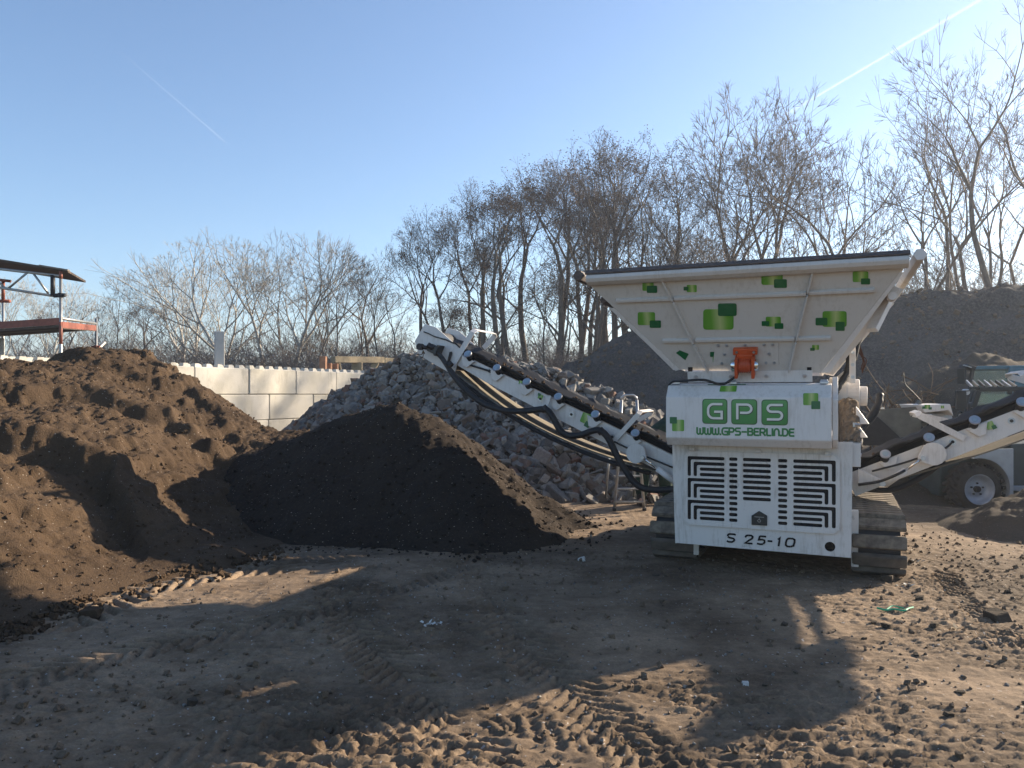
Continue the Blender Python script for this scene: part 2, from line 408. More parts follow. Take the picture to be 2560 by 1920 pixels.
SCARPS = [([Q2(-200, 960, 9.3), Q2(60, 985, 9.6), Q2(200, 975, 10.1), Q2(300, 1015, 10.2), Q2(420, 1060, 10.4), Q2(520, 1120, 10.4)], .20, .45),
          ([Q2(380, 930, 12.2), Q2(470, 985, 12.0), Q2(540, 1050, 11.7), Q2(590, 1130, 11.0), Q2(600, 1230, 10.0)], .10, .4),
          ([Q2(-100, 1130, 7.9), Q2(120, 1125, 8.2), Q2(240, 1170, 8.2), Q2(300, 1250, 7.9), Q2(330, 1330, 7.5)], .30, .45),
          ([Q2(100, 900, 11.6), Q2(230, 925, 11.3), Q2(340, 950, 11.5)], .10, .4)]
def brown_z(X, Y):
    b = brown_base(X, Y)
    up = sstep(-.05, .35, b)
    wx = X + .5 * fbm(X * .8, Y * .8, 101, 3); wy = Y + .5 * fbm(X * .8, Y * .8, 102, 3)
    r = 1 - np.abs(2 * fbm(wx * .75, wy * .75, 103, 4) - 1)
    z = b + up * (.10 * (r - .72)) + up * (fbm(X * 1.7, Y * 1.7, 105, 7, .74) - .5) * .26
    # slumped scarps: steps that break away
    q = fbm(X * .55 + 3, Y * .55, 107, 3); st = .24; k = (z + .5 * q) / st; fr = k - np.floor(k)
    z = z + up * sstep(.45, .6, fbm(X * .7, Y * .7, 109, 2)) * (sstep(.3, .62, fr) - fr) * st * .6
    # dug ledges where the bucket broke the heap
    for pts, hh, wv in SCARPS:
        d, a_, sd = polydist(X + .35 * (fbm(X * 1.6, Y * 1.6, 140, 3) - .5), Y + .35 * (fbm(X * 1.6, Y * 1.6, 141, 3) - .5), pts)
        fade = np.exp(-(d / wv) ** 2); z = z + up * fade * hh * (sstep(-.07, .07, -sd) - .5) * (.5 + fbm(X * 1.1, Y * 1.1, 142, 2))
    # runnels down the slope
    z = z + up * (fbm(X * 7 + 2 * fbm(X, Y, 111, 2), Y * 2.2, 112, 3) - .5) * .05
    c = sstep(.35, .6, fbm(X * 1.4, Y * 1.4, 115, 3))
    z = z + up * (lumps(X, Y, .08, 125, .3) * .22 + (fbm(X * 12, Y * 12, 126, 3, .85) - .5) * .12)
    return z
X, Y = grid(-11.5, -1.9, 4.6, 15.5, .029)
Z = brown_z(X, Y)
o = link('soil_heap', gridmesh('soil_heap', X, Y, Z, 'brown_soil', Z > -.05))
tag(o, 'large heap of brown topsoil with slumped ledges in front of the pale block wall', 'soil heap')
# ---- dark compost heap (middle)
dr = [P3(*q) for q in ((640, 1125, 10.6), (700, 1108, 10.4), (760, 1085, 10.35), (830, 1060, 10.3), (900, 1032, 10.25), (950, 1012, 10.2), (1003, 1013, 10.15), (1060, 1032, 10.1), (1150, 1095, 9.95), (1250, 1168, 9.8), (1350, 1237, 9.6), (1470, 1306, 9.5))]
dr2 = [P3(1060, 1036, 10.1), P3(1130, 1125, 9.4), P3(1200, 1200, 8.9), P3(1260, 1290, 8.5)]
dr3 = [P3(900, 1036, 10.2), P3(850, 1140, 9.6), P3(830, 1240, 9.1), P3(830, 1330, 8.6)]
def dark_z(X, Y):
    wx = X + .16 * (fbm(X * 2, Y * 2, 201, 3) - .5); wy = Y + .16 * (fbm(X * 2, Y * 2, 202, 3) - .5)
    b = np.maximum(ridge(wx, wy, dr, .80, .12), ridge(wx, wy, dr2, .8, .25))
    b = np.maximum(b, ridge(wx, wy, dr3, .9, .3))
    up = sstep(-.05, .3, b)
    return b + up * ((fbm(X * 3, Y * 3, 205, 5, .6) - .5) * .14 + (fbm(X * 9 , Y * 2.5, 207, 3) - .5) * .05 + lumps(X, Y, .07, 211, .5) * .5 + lumps(X, Y, .03, 215, .5) * .5
                     - .10 * np.exp(-(((X - .1) / .5) ** 2)) * fbm(X * 4, Y * 4, 218, 2))
X, Y = grid(-4.8, 2.0, 7.2, 12.6, .028)
Z = dark_z(X, Y)
o = link('compost_heap', gridmesh('compost_heap', X, Y, Z, 'black_soil', Z > -.05))
tag(o, 'near-black cone of compost with a sunlit right flank in the middle of the yard', 'soil heap')
# ---- grey spoil mounds behind
mr = [P3(*q) for q in ((1430, 945, 30), (1500, 895, 29), (1560, 860, 28.5), (1620, 830, 28), (1700, 835, 27.5), (1900, 790, 27), (2080, 770, 26.5), (2170, 752, 26), (2250, 748, 26), (2330, 752, 25.5), (2390, 737, 25.5), (2500, 725, 25), (2580, 716, 25), (2800, 690, 25))]
def grey_z(X, Y):
    b = ridge(X + .8 * (fbm(X * .3, Y * .3, 301, 3) - .5), Y + .8 * (fbm(X * .3, Y * .3, 302, 3) - .5), mr, .66, .9)
    up = sstep(-.05, .8, b)
    r = 1 - np.abs(2 * fbm(X * .35 + Y * .15, Y * .5, 303, 4) - 1)
    return b + up * (.75 * (r - .8) + (fbm(X * .9, Y * 1.2, 305, 5, .62) - .5) * .55 + lumps(X, Y, .35, 309, .4) * .35 + (fbm(X * 3.5, Y * 3.5, 311, 3, .7) - .5) * .45)
X, Y = grid(-1, 27, 14, 36, .11)
Z = grey_z(X, Y)
o = link('spoil_mound', gridmesh('spoil_mound', X, Y, Z, 'grey_spoil', Z > -.1))
tag(o, 'long high mound of grey spoil behind the white machine and loader', 'spoil mound')
fr_ = [P3(2310, 985, 17.5), P3(2380, 925, 18), P3(2450, 888, 18.2), P3(2530, 905, 18), P3(2700, 930, 18)]
def front_z(X, Y):
    b = ridge(X, Y, fr_, .62, .5); up = sstep(-.05, .6, b)
    return b + up * ((fbm(X * 1.1, Y * 1.1, 321, 5, .62) - .5) * .5 + lumps(X, Y, .2, 323, .5) * .6)
X, Y = grid(5, 17, 13, 23, .08); Z = front_z(X, Y)
o = link('spoil_mound', gridmesh('spoil_mound', X, Y, Z, 'dirt_mass', Z > -.1))
tag(o, 'smaller lighter earth mound standing behind the loader cabs', 'spoil mound')
# low churned dirt behind the right track and at the right edge
lr = [P3(2120, 1120, 14.5), P3(2250, 1120, 13.8), P3(2400, 1150, 13.4), P3(2700, 1150, 13)]
lr2 = [P3(2900, 1180, 9.4), P3(2640, 1235, 9.3), P3(2560, 1285, 9.2), P3(2490, 1335, 9.0), P3(2440, 1365, 8.7)]
def low_z(X, Y):
    b = np.maximum(ridge(X, Y, lr, .26, .5), ridge(X, Y, lr2, .42, .3)); up = sstep(-.05, .25, b)
    return b + up * ((fbm(X * 1.6, Y * 1.6, 331, 5, .62) - .5) * .3 + lumps(X, Y, .12, 333, .6) * .6 + lumps(X, Y, .06, 337, .5) * .6)
X, Y = grid(3.2, 13, 7.6, 17, .05); Z = low_z(X, Y)
o = link('loose_dirt', gridmesh('loose_dirt', X, Y, Z, 'dirt_mass', Z > -.03))
tag(o, 'low bank of churned dark dirt under and in front of the loader wheels', 'dirt bank', kind='stuff')

# bits and weeds on the spoil mounds
rs = random.Random(51); pts = [(rs.uniform(2, 24), rs.uniform(16, 29)) for _ in range(3500)]
xs = np.array([p[0] for p in pts]); ys = np.array([p[1] for p in pts]); ok = grey_z(xs, ys) > .4; SPOIL_PTS = [p for p, k in zip(pts, ok) if k]
# ---- rubble pile
rr = [P3(*q) for q in ((760, 1088, 18.0), (830, 1030, 17.8), (900, 972, 17.6), (990, 915, 17.2), (1060, 888, 16.8), (1130, 884, 16.6), (1280, 905, 15.6), (1370, 932, 14.8), (1450, 968, 14.2), (1550, 1010, 13.8), (1640, 1060, 13.6), (1720, 1110, 13.5))]
def rub_base(X, Y):
    b = ridge(X, Y, rr, .86, .5); up = sstep(-.05, .4, b)
    return b + up * (fbm(X * 1.3, Y * 1.3, 401, 4) - .5) * .35
X, Y = grid(-7.5, 5.2, 10.6, 21, .09); Z = rub_base(X, Y) - .05
rub = empty('rubble_pile', (0, 14, 0), 0, 'large pile of broken bricks and grey concrete rubble behind the left conveyor', 'rubble pile')
def child_at(o, root):
    o.matrix_parent_inverse = Matrix.Translation(-root.location); return o
o = link('dust_fill', gridmesh('dust_fill', X, Y, Z, 'dirt_mass', Z > -.1), rub); child_at(o, rub)
def stone_mesh(seed, sx, sy, sz, chip=.18, sub=1):
    r = random.Random(seed); bm = bmesh.new(); bmesh.ops.create_cube(bm, size=1)
    for v in bm.verts:
        v.co += Vector((r.uniform(-chip, chip), r.uniform(-chip, chip), r.uniform(-chip, chip))) * .8
    bmesh.ops.bevel(bm, geom=list(bm.edges), offset=.06 + r.random() * .07, segments=1, affect='EDGES')
    for v in bm.verts:
        v.co += Vector((r.uniform(-1, 1), r.uniform(-1, 1), r.uniform(-1, 1))) * .03
        v.co = Vector((v.co.x * sx, v.co.y * sy, v.co.z * sz))
    bmesh.ops.triangulate(bm, faces=bm.faces); me = bpy.data.meshes.new('stone'); bm.to_mesh(me); bm.free()
    me.materials.append(M('rubble_mix')); return me
kinds = [stone_mesh(1, 1, .5, .32, .05), stone_mesh(2, 1, .52, .34, .08), stone_mesh(3, 1, .8, .6, .22), stone_mesh(4, 1, .9, .35, .2), stone_mesh(5, 1, .7, .7, .25),
         stone_mesh(6, .95, .9, .8, .28), stone_mesh(7, 1, .6, .25, .15), stone_mesh(8, 1, .5, .5, .12), stone_mesh(9, .7, .6, .45, .1), stone_mesh(10, 1, .85, .2, .15)]
karr = []
for me in kinds:
    v = np.array([tuple(q.co) for q in me.vertices]); f = np.array([tuple(p.vertices) for p in me.polygons]); karr.append((v, f))
def rmat(r):
    from mathutils import Euler
    return Euler((r.uniform(0, 6.28), r.uniform(-.7, .7), r.uniform(0, 6.28))).to_matrix()
rs = random.Random(11)
cand = []
while len(cand) < 10500:
    x = rs.uniform(-6.8, 4.2); y = rs.uniform(10.8, 18.6)
    z = float(rub_base(np.array([x]), np.array([y]))[0])
    if z < -.22 or z < -.02 and rs.random() < .55: continue
    cand.append((x, y, z))
big = [c for c in cand if c[1] < 16.8 and (c[1] < 13.8 or rs.random() < .12)]
rs.shuffle(big); nb = 0; taken = []
for x, y, z in big:
    if nb >= 285: break
    fall = 1.35 - min(z, 2.2) * .33
    s = rs.choice((.11, .13, .15, .17, .19, .22, .26, .31)) * fall
    if any((x - a) ** 2 + (y - b) ** 2 < (.32 * (s + c)) ** 2 for a, b, c in taken): continue
    taken.append((x, y, s)); nb += 1; k = rs.randrange(len(kinds))
    o = bpy.data.objects.new('brick' if k < 2 else 'concrete_chunk', kinds[k]); COL.objects.link(o); o.parent = rub
    m = rmat(rs) @ Matrix.Diagonal((s, s, s)); m = m.to_4x4(); m.translation = Vector((x, y, max(z, 0) + s * .12)) - rub.location; o.matrix_local = m
Vs = []; Fs = []; off = 0
for x, y, z in cand:
    far = (y - 10.8) / 8
    s = rs.choice((.035, .05, .065, .08, .10, .13, .17)) * (1.15 if y < 14 else 1.0) * (1.25 - min(z, 2.2) * .15) * (1 + .25 * far)
    v, f = karr[rs.randrange(len(karr))]; m = np.array(rmat(rs)) * s
    Vs.append(v @ m.T + np.array([x, y, max(z, 0) + s * .15])); Fs.append(f + off); off += len(v)
o = link('small_rubble', npmesh('small_rubble', np.concatenate(Vs), np.concatenate(Fs), 'rubble_mix', False), rub, kind='stuff'); child_at(o, rub)

# ---- loose clods and grit on the ground, one uncountable mass
def scatter(name, pts, mat, sizes, zf, seed, lab, sink=.25, kidx=(2, 4, 5, 8)):
    r = random.Random(seed); xs = np.array([p[0] for p in pts]); ys = np.array([p[1] for p in pts]); zs = zf(xs, ys); Vs = []; Fs = []; off = 0
    for x, y, z in zip(xs, ys, zs):
        s = r.choice(sizes) * r.uniform(.7, 1.3); v, f = karr[r.choice(kidx)]; m = np.array(rmat(r)) * s
        Vs.append(v @ m.T + np.array([x, y, z + s * sink])); Fs.append(f + off); off += len(v)
    o = link(name, npmesh(name, np.concatenate(Vs), np.concatenate(Fs), mat, False), kind='stuff')
    return tag(o, lab, 'soil clods')
scatter('spoil_lumps', SPOIL_PTS, 'dirt_clod', (.03, .045, .06, .08, .14), grey_z, 19, 'pale lumps and weeds dotted over the long grey spoil mound', .2)
rs = random.Random(5); pts = []
def blob(n, cx, cy, sx, sy):
    for _ in range(n): pts.append((rs.gauss(cx, sx), max(2.6, rs.gauss(cy, sy))))
blob(800, 4.6, 6.3, 1.0, 1.3); blob(200, 3.2, 4.9, .8, .9); blob(350, .9, 7.4, .8, .5); blob(350, -2.4, 3.6, .6, .7); blob(300, -1.4, 4.6, 1.4, 1.2)
blob(500, 0, 5.2, 2.4, 1.6); blob(260, 5.0, 8.5, 1.0, 1.0); blob(250, .5, 3.5, 1.6, .5)
scatter('soil_clods', pts, 'dirt_clod', (.008, .011, .015, .02, .032), ground_z, 3, 'loose brown clods and crumbs strewn over the packed yard')
pts = []
fp = [G2(*q) for q in ((0, 1578), (100, 1552), (250, 1500), (430, 1447), (620, 1402), (700, 1368))]
for _ in range(520):
    i = rs.randrange(len(fp) - 1); t_ = rs.random(); a, b = fp[i], fp[i + 1]; d = abs(rs.gauss(0, .22)) - .12
    pts.append((a[0] + (b[0] - a[0]) * t_ + d * .5, a[1] + (b[1] - a[1]) * t_ - d))
def bz2(x, y): return np.maximum(brown_z(x, y), ground_z(x, y))
scatter('soil_clods', pts, 'brown_soil', (.012, .018, .024, .032, .045), bz2, 4, 'brown lumps rolled down to the foot of the topsoil heap')
pts = []
for _ in range(3800):
    x = rs.uniform(-4.2, 2.4); y = rs.uniform(7.0, 11.0); pts.append((x, y))
def dk2(x, y): return np.maximum(dark_z(x, y), ground_z(x, y))
xs = np.array([p[0] for p in pts]); ys = np.array([p[1] for p in pts]); dz_ = dark_z(xs, ys); ok = dz_ > -.35
pts = [p for p, k, q in zip(pts, ok, dz_) if k and (q > -.12 or rs.random() < .5)]
scatter('compost_crumbs', pts, 'black_soil', (.008, .011, .016, .024, .036), dk2, 17, 'dark crumbs rolled down the compost heap and round its foot', .15)
pts = []
for _ in range(6000):
    x = rs.uniform(-8.5, -2.2); y = rs.uniform(5.2, 12.8); pts.append((x, y))
xs = np.array([p[0] for p in pts]); ys = np.array([p[1] for p in pts]); ok = brown_base(xs, ys) > .05
pts = [p for p, k in zip(pts, ok) if k]
scatter('soil_clods', pts, 'brown_soil', (.009, .012, .016, .022, .034), brown_z, 6, 'brown crumbs and lumps lying all over the slope of the topsoil heap', .1)
# ================================================================== WALL, SCAFFOLD, TRESTLES
WC = 28975.0
def wall_xy(Y): return ((984 * Y - WC) / F, Y)
wd = Vector((.5114, 1, 0)).normalized(); wn = Vector((wd.y, -wd.x, 0)); wz = math.atan2(wd.y, wd.x)
LB = 1.356 * 1.1232
wall = empty('block_wall', (*wall_xy(16.3), 0), wz, 'pale concrete wall of stacked interlocking blocks with studs along the top', 'wall')
def block_mesh(studs, name):
    bm = bmesh.new(); bmesh.ops.create_cube(bm, size=1, matrix=Matrix.Diagonal((LB - .012, .6, .592, 1)))
    bmesh.ops.bevel(bm, geom=list(bm.edges), offset=.018, segments=1, affect='EDGES')
    if studs:
        for i in range(5):
            for yy in (-.15, .15):
                x = -LB / 2 + LB / 10 + i * LB / 5
                r = bmesh.ops.create_cone(bm, cap_ends=True, segments=4, radius1=.115, radius2=.075, depth=.075,
                                          matrix=Matrix.Translation((x, yy, .333)) @ Matrix.Rotation(R(45), 4, 'Z'))
    me = bpy.data.meshes.new(name); bm.to_mesh(me); bm.free(); return me
t = NT('wall_block'); v = t.co(); oi = t.n('ObjectInfo')
tint = t.ramp(oi.outputs['Random'], [(0, (.48, .455, .41)), (.4, (.53, .50, .435)), (.7, (.55, .505, .42)), (1, (.50, .48, .44))])
vm = t.n('VectorMath', operation='ADD'); t.l(v, vm.inputs[0]); t.l(oi.outputs['Location'], vm.inputs[1]); v2 = vm.outputs[0]
n = t.noise(1.7, 6, .6, v2); n2 = t.noise(5, 6, .65, t.mapv((1, 1, .35), v2))
col = t.mix(t.ramp(n, [(.42, (0, 0, 0)), (.66, (.8,) * 3)]), tint, (.42, .39, .32))
col = t.mix(t.ramp(n2, [(.55, (0, 0, 0)), (.75, (.75,) * 3)]), col, (.27, .25, .21))
t.bump(t.noise(18, 5, .6, v2), .2, .01); t.fin(col, .85, 0, .25)
bs = block_mesh(True, 'stud_block'); bs.materials.append(M('wall_block')); bpl = block_mesh(False, 'block'); bpl.materials.append(M('wall_block'))
offs = (0, .42, .40, .05)
for row in range(4):
    for k in range(-6, 9):
        o = bpy.data.objects.new('wall_block', bs if row == 0 else bpl); COL.objects.link(o); o.parent = wall
        o.location = ((k + .5 + offs[row]) * LB, .3 + rnd.uniform(-.012, .012), 1.9 - .6 * row + rnd.uniform(-.004, .004))
        o.rotation_euler = (0, 0, rnd.uniform(-.003, .003))
# concrete post behind the wall
mb = MB(); p = PX(548.5, 982, 17.6); mb.box((0, 0, 1.52), (.20, .22, 3.04))
mb.box((0, 0, .03), (.3, .3, .06))
o = mb.build('concrete_post', 'concrete_light', bev=.012); o.location = (p.x, p.y, 0); o.rotation_euler.z = R(27)
tag(o, 'tall square pale concrete post standing alone behind the wall', 'post')
# timber trestles above the wall
YT = 21.9
def timber(root, Yq, items, m='timber'):
    for (ax, ay, bx, by, wpx, th, mm) in items:
        dy = Yq - YT; a = PX(ax, ay, WC / (2264 - ax) + 1.3 + dy); b = PX(bx, by, WC / (2264 - bx) + 1.3 + dy); d = (b - a).normalized(); L = root.location
        mb = MB(); mb.beam(a - L, b - L, th, wpx * Yq / F, up=d.cross(Vector((0, 1, 0))))
        mb.build('beam', mm, root, bev=.008)
def drop(px, Yq): p = PX(px, 982, WC / (2264 - px) + 1.3 + Yq - YT); return (p.x, p.y, 0)
r1 = empty('timber_trestle', drop(895, YT), 0, 'weathered timber trestle with braced legs standing left behind the block wall', 'trestle', 'timber trestles behind the wall')
timber(r1, YT, [(833, 899, 957, 900, 16, .16, 'timber'), (843, 905, 872, 1040, 13, .12, 'timber'), (893, 906, 893, 1240, 26, .14, 'timber'), (942, 905, 908, 960, 15, .12, 'timber')])
r2 = empty('timber_trestle', drop(990, YT + .5), 0, 'weathered timber trestle half hidden by the top of the rubble pile', 'trestle', 'timber trestles behind the wall')
timber(r2, YT + .5, [(958, 901, 1030, 903, 14, .16, 'timber'), (962, 904, 985, 960, 10, .1, 'timber'), (1008, 908, 1008, 1230, 18, .14, 'timber')])
r3 = empty('timber_stack', drop(828, YT - .3), 0, 'upright timber post with two short reddish timber stubs behind the wall', 'timbers')
timber(r3, YT - .3, [(808, 891, 808, 1240, 15, .2, 'timber_red'), (824, 908, 824, 1240, 10, .18, 'timber_red'), (839, 909, 839, 1240, 12, .18, 'timber_red')])
# scaffold
YS = 14.6
sc_ = empty('scaffold', drop(120, YS), 0, 'scaffold tower with a dark plank roof and orange deck behind the topsoil heap', 'scaffold')
def sp(px, py, Yq=YS): return PX(px, py, Yq) - sc_.location
def stube(name, a, b, r=.026, m='scaffold_steel'):
    mb = MB(); mb.tube([a, b], r, 10); return mb.build(name, m, sc_, smooth=True)
def vert(name, px, y0, Yq, r=.028, m='scaffold_steel'):
    a = sp(px, y0, Yq); b = Vector((a.x, a.y, 0)); return stube(name, b, a, r, m)
vert('upright', 152, 678, YS); vert('upright', 240.5, 796, YS + 2.6); vert('upright', 8, 700, YS + 2.6)
st_ = stube('orange_sleeve', sp(152, 697) , sp(152, 678), .031, 'scaffold_orange'); stube('orange_sleeve', sp(152, 860), sp(152, 805), .031, 'scaffold_orange')
stube('rail', sp(-40, 713), sp(135, 740)); stube('rail', sp(135, 740), sp(158, 739), .033, 'dark_steel')
stube('rail', sp(-40, 668), sp(150, 690)); stube('strut', sp(132, 688), sp(132, 740), .042, 'dark_steel')
stube('diagonal', sp(22, 720), sp(68, 682), .02); stube('diagonal', sp(82, 682), sp(121, 734), .02, 'scaffold_steel'); stube('diagonal', sp(-20, 690), sp(15, 722), .02)
stube('short_rail', sp(-30, 752, YS + 1), sp(25, 753, YS + 1), .034, 'scaffold_orange'); stube('short_rail', sp(0, 700, YS + 1), sp(26, 703, YS + 1), .03, 'scaffold_orange')
stube('orange_upright', sp(8, 703, YS + 1), sp(8, 750, YS + 1), .034, 'scaffold_orange')
# roof planks, one by one
for k in range(5):
    f0, f1 = k / 5, (k + 1) / 5 - .012
    A0, A1 = sp(-120, 628), sp(170, 675); Bo = Vector((-.35, 1.25, -.02))
    q0 = A0 + Bo * f0; q1 = A1 + Bo * f0; q2 = A1 + Bo * f1; q3 = A0 + Bo * f1
    mb = MB(); mb.prism([q0, q1, q2, q3], (0, 0, -.045)); mb.build('roof_plank', 'plank_dark', sc_, bev=.006)
mb = MB(); mb.beam(sp(100, 664), sp(172, 676), .08, .03); mb.build('roof_edge_board', 'plank_grey', sc_)
# deck with orange toe boards
for k in range(4):
    A0, A1 = sp(-150, 832), sp(152, 812); Bo = (sp(240, 820, YS + 2.6) - sp(152, 812))
    f0, f1 = k / 4, (k + 1) / 4 - .015
    mb = MB(); mb.prism([A0 + Bo * f0, A1 + Bo * f0, A1 + Bo * f1, A0 + Bo * f1], (0, 0, -.05)); mb.build('deck_plank', 'plank_grey' if k % 2 else 'plank_dark', sc_, bev=.006)
mb = MB(); mb.beam(sp(-150, 823), sp(152, 803), .04, .13); mb.build('toe_board', 'scaffold_orange', sc_)
a, b = sp(154, 812), sp(239, 820, YS + 2.6)
mb = MB(); mb.beam(a, b, .04, .12); mb.build('toe_board', 'scaffold_orange', sc_)
stube('ledger', a + Vector((0, 0, .12)), b + Vector((0, 0, .1)), .028, 'scaffold_steel')
mb = MB(); mb.beam(a + Vector((0, -.03, -.05)), b + Vector((0, -.03, -.05)), .02, .05); mb.build('edge_plate', 'plank_grey', sc_)
for f0 in (.05, .45, .55, .88):
    mb = MB(); c = a.lerp(b, f0); mb.box(c + Vector((0, -.05, -.01)), (.05, .03, .14)); mb.build('bracket', 'dark_steel', sc_)
for px, py, Yq in ((152, 738, YS), (240, 868, YS + 2.6)):
    mb = MB(); c = sp(px, py, Yq); mb.cyl(c + Vector((-.09, 0, 0)), c + Vector((.09, 0, 0)), .035, 10); mb.cyl(c - Vector((0, 0, .04)), c + Vector((0, 0, .04)), .05, 10)
    mb.build('coupler', 'scaffold_orange' if px > 200 else 'dark_steel', sc_)
stube('brace', sp(225, 892, YS + 2.6), sp(262, 855, YS + 2.9), .04, 'scaffold_steel')
# white board standing at the very left
mb = MB(); mb.box((0, 0, 1.3), (.16, .12, 2.9)); o = mb.build('white_post', 'concrete_light', bev=.01); p = PX(-3.5, 982, 15.6); o.location = (p.x, p.y, 0)
tag(o, 'thin white post cut by the left picture edge beneath the orange deck', 'post')

# ================================================================== TREES
class Tree:
    def __init__(s, seed): s.r = random.Random(seed); s.br = {0: [], 1: []}; s.tips = []
    def grow(s, p, d, L, rad, lv, cfg):
        r = s.r; n = cfg['seg'][lv]; pts = [p]; rr = [rad]; step = L / n; wob = cfg['wob'][lv]; up = cfg['up'][lv]
        dirs = [d]
        for i in range(n):
            d = Vector((d.x + r.gauss(0, wob), d.y + r.gauss(0, wob), d.z + r.gauss(0, wob) + up)).normalized()
            p = p + d * step; pts.append(p); dirs.append(d); rr.append(max(rad * (1 - (i + 1) / n * cfg['tap'][lv]), .0048))
        s.br[0 if lv <= cfg['trunk_lv'] else 1].append((pts, rr, 7 if lv == 0 else 5 if lv == 1 else 4 if lv == 2 else 3))
        if lv + 1 >= len(cfg['seg']):
            s.tips.append((pts[-1], d)); return
        k = cfg['kids'][lv]; st = cfg['start'][lv]; k = int(k * r.uniform(.85, 1.15) + .5)
        ph = r.uniform(0, 6.28)
        for j in range(k):
            t = st + (1 - st) * (j + r.random()) / k; f = t * n; i = min(int(f), n - 1); f -= i
            q = pts[i].lerp(pts[i + 1], f); dd = dirs[i]; ph += 2.4 + r.uniform(-.5, .5)
            a = R(r.uniform(*cfg['ang'][lv])); sd = dd.orthogonal().normalized(); sd.rotate(Matrix.Rotation(ph, 3, dd))
            nd = (dd * math.cos(a) + sd * math.sin(a)).normalized()
            shp = cfg['shape'](t) if lv == 0 else (1.1 - .55 * t)
            LL = L * cfg['len'][lv] * shp * r.uniform(.75, 1.2)
            s.grow(q, nd, LL, max((rr[i] * (1 - f) + rr[i + 1] * f) * cfg['rad'][lv], .0052), lv + 1, cfg)
    def meshes(s, name):
        out = []
        for key in (0, 1):
            V = []; Fc = []; off = 0
            groups = {}
            for pts, rr, n in s.br[key]: groups.setdefault((len(pts), n), []).append((pts, rr))
            for (k, n), lst in groups.items():
                P = np.array([[tuple(q) for q in pts] for pts, _ in lst]); RR = np.array([r_ for _, r_ in lst])
                D = np.empty_like(P); D[:, 1:-1] = P[:, 2:] - P[:, :-2]; D[:, 0] = P[:, 1] - P[:, 0]; D[:, -1] = P[:, -1] - P[:, -2]
                D /= np.linalg.norm(D, axis=-1, keepdims=True) + 1e-9
                ref = np.where(np.abs(D[..., 2:3]) > .9, np.array([1., 0, 0]), np.array([0, 0, 1.]))
                A = np.cross(D, ref); A /= np.linalg.norm(A, axis=-1, keepdims=True) + 1e-9; B = np.cross(D, A)
                ang = np.arange(n) * 2 * math.pi / n
                ring = P[:, :, None] + RR[:, :, None, None] * (A[:, :, None] * np.cos(ang)[None, None, :, None] + B[:, :, None] * np.sin(ang)[None, None, :, None])
                m = len(lst); V.append(ring.reshape(-1, 3)); idx = np.arange(m * k * n).reshape(m, k, n) + off; off += m * k * n
                nx = np.roll(idx, -1, 2)
                Fc.append(np.stack([idx[:, :-1], nx[:, :-1], nx[:, 1:], idx[:, 1:]], -1).reshape(-1, 4))
            out.append((np.concatenate(V), np.concatenate(Fc)))
        return out
def _tilt(r, d, ang, az=None):
    sd = d.orthogonal().normalized(); sd.rotate(Matrix.Rotation(r.uniform(0, 6.28) if az is None else az, 3, d)); return (d * math.cos(ang) + sd * math.sin(ang)).normalized()
class Fork(Tree):
    def out(s, p, c):
        e = c.get('env')
        return e and ((p.x - e[0]) / e[3]) ** 2 + ((p.y) / e[3]) ** 2 + ((p.z - e[2]) / e[4]) ** 2 > 1
    def run(s, p, d, L, rad, lv, c):
        r = s.r; n = 4 if lv < 2 else 3 if lv < 5 else 2; pts = [p]; rr = [rad]; e = rad * c.get('keep', .78)
        for i in range(n):
            d = Vector((d.x + r.gauss(0, c['wob']), d.y + r.gauss(0, c['wob']), d.z + r.gauss(0, c['wob']) + c['up'])).normalized(); p = p + d * (L / n); pts.append(p); rr.append(max(rad + (e - rad) * (i + 1) / n, .0045))
        s.br[0 if lv < c.get('tl', 2) else 1].append((pts, rr, 7 if lv < 2 else 5 if lv < 4 else 3))
        if lv >= 2:                                   # short side shoots
            for _ in range(c.get('side', 1)):
                if r.random() < .6: q = pts[r.randrange(1, n + 1)]; s.twig(q, _tilt(r, d, R(r.uniform(35, 65))), L * r.uniform(.3, .55), c)
        if lv >= c['lv'] or (lv >= 3 and s.out(p, c)):
            for _ in range(c['tw']): s.twig(p, _tilt(r, d, R(r.uniform(5, 38))), L * r.uniform(.5, 1.0), c)
            return
        k = 3 if r.random() < c['three'] else 2; az = r.uniform(0, 6.28)
        for j in range(k):
            a = R(r.uniform(*c['a0'])) if j == 0 else R(r.uniform(*c['a1'])); sc = 1.0 if j == 0 else r.uniform(.72, .95)
            if lv > 2 and j and r.random() < .08: continue
            s.run(p, _tilt(r, d, a, az + j * 6.28 / k), L * c['lr'] * sc * r.uniform(.85, 1.12), max(e * (.93 if j == 0 else .72), .005), lv + 1, c)
    def twig(s, p, d, L, c):
        r = s.r; pts = [p]; rr = [.0066]
        for i in range(2): d = Vector((d.x + r.gauss(0, .07), d.y + r.gauss(0, .07), d.z + r.gauss(0, .07) + .05)).normalized(); p = p + d * L / 2; pts.append(p); rr.append(.0056 - .001 * i)
        s.br[1].append((pts, rr, 3)); s.tips.append((p, d))
        if r.random() < .5: q = pts[1]; e = _tilt(r, d, R(r.uniform(25, 45))); s.br[1].append(([q, q + e * L * .25, q + e * L * .5], [.0045, .004, .0035], 3)); s.tips.append((q + e * L * .5, e))
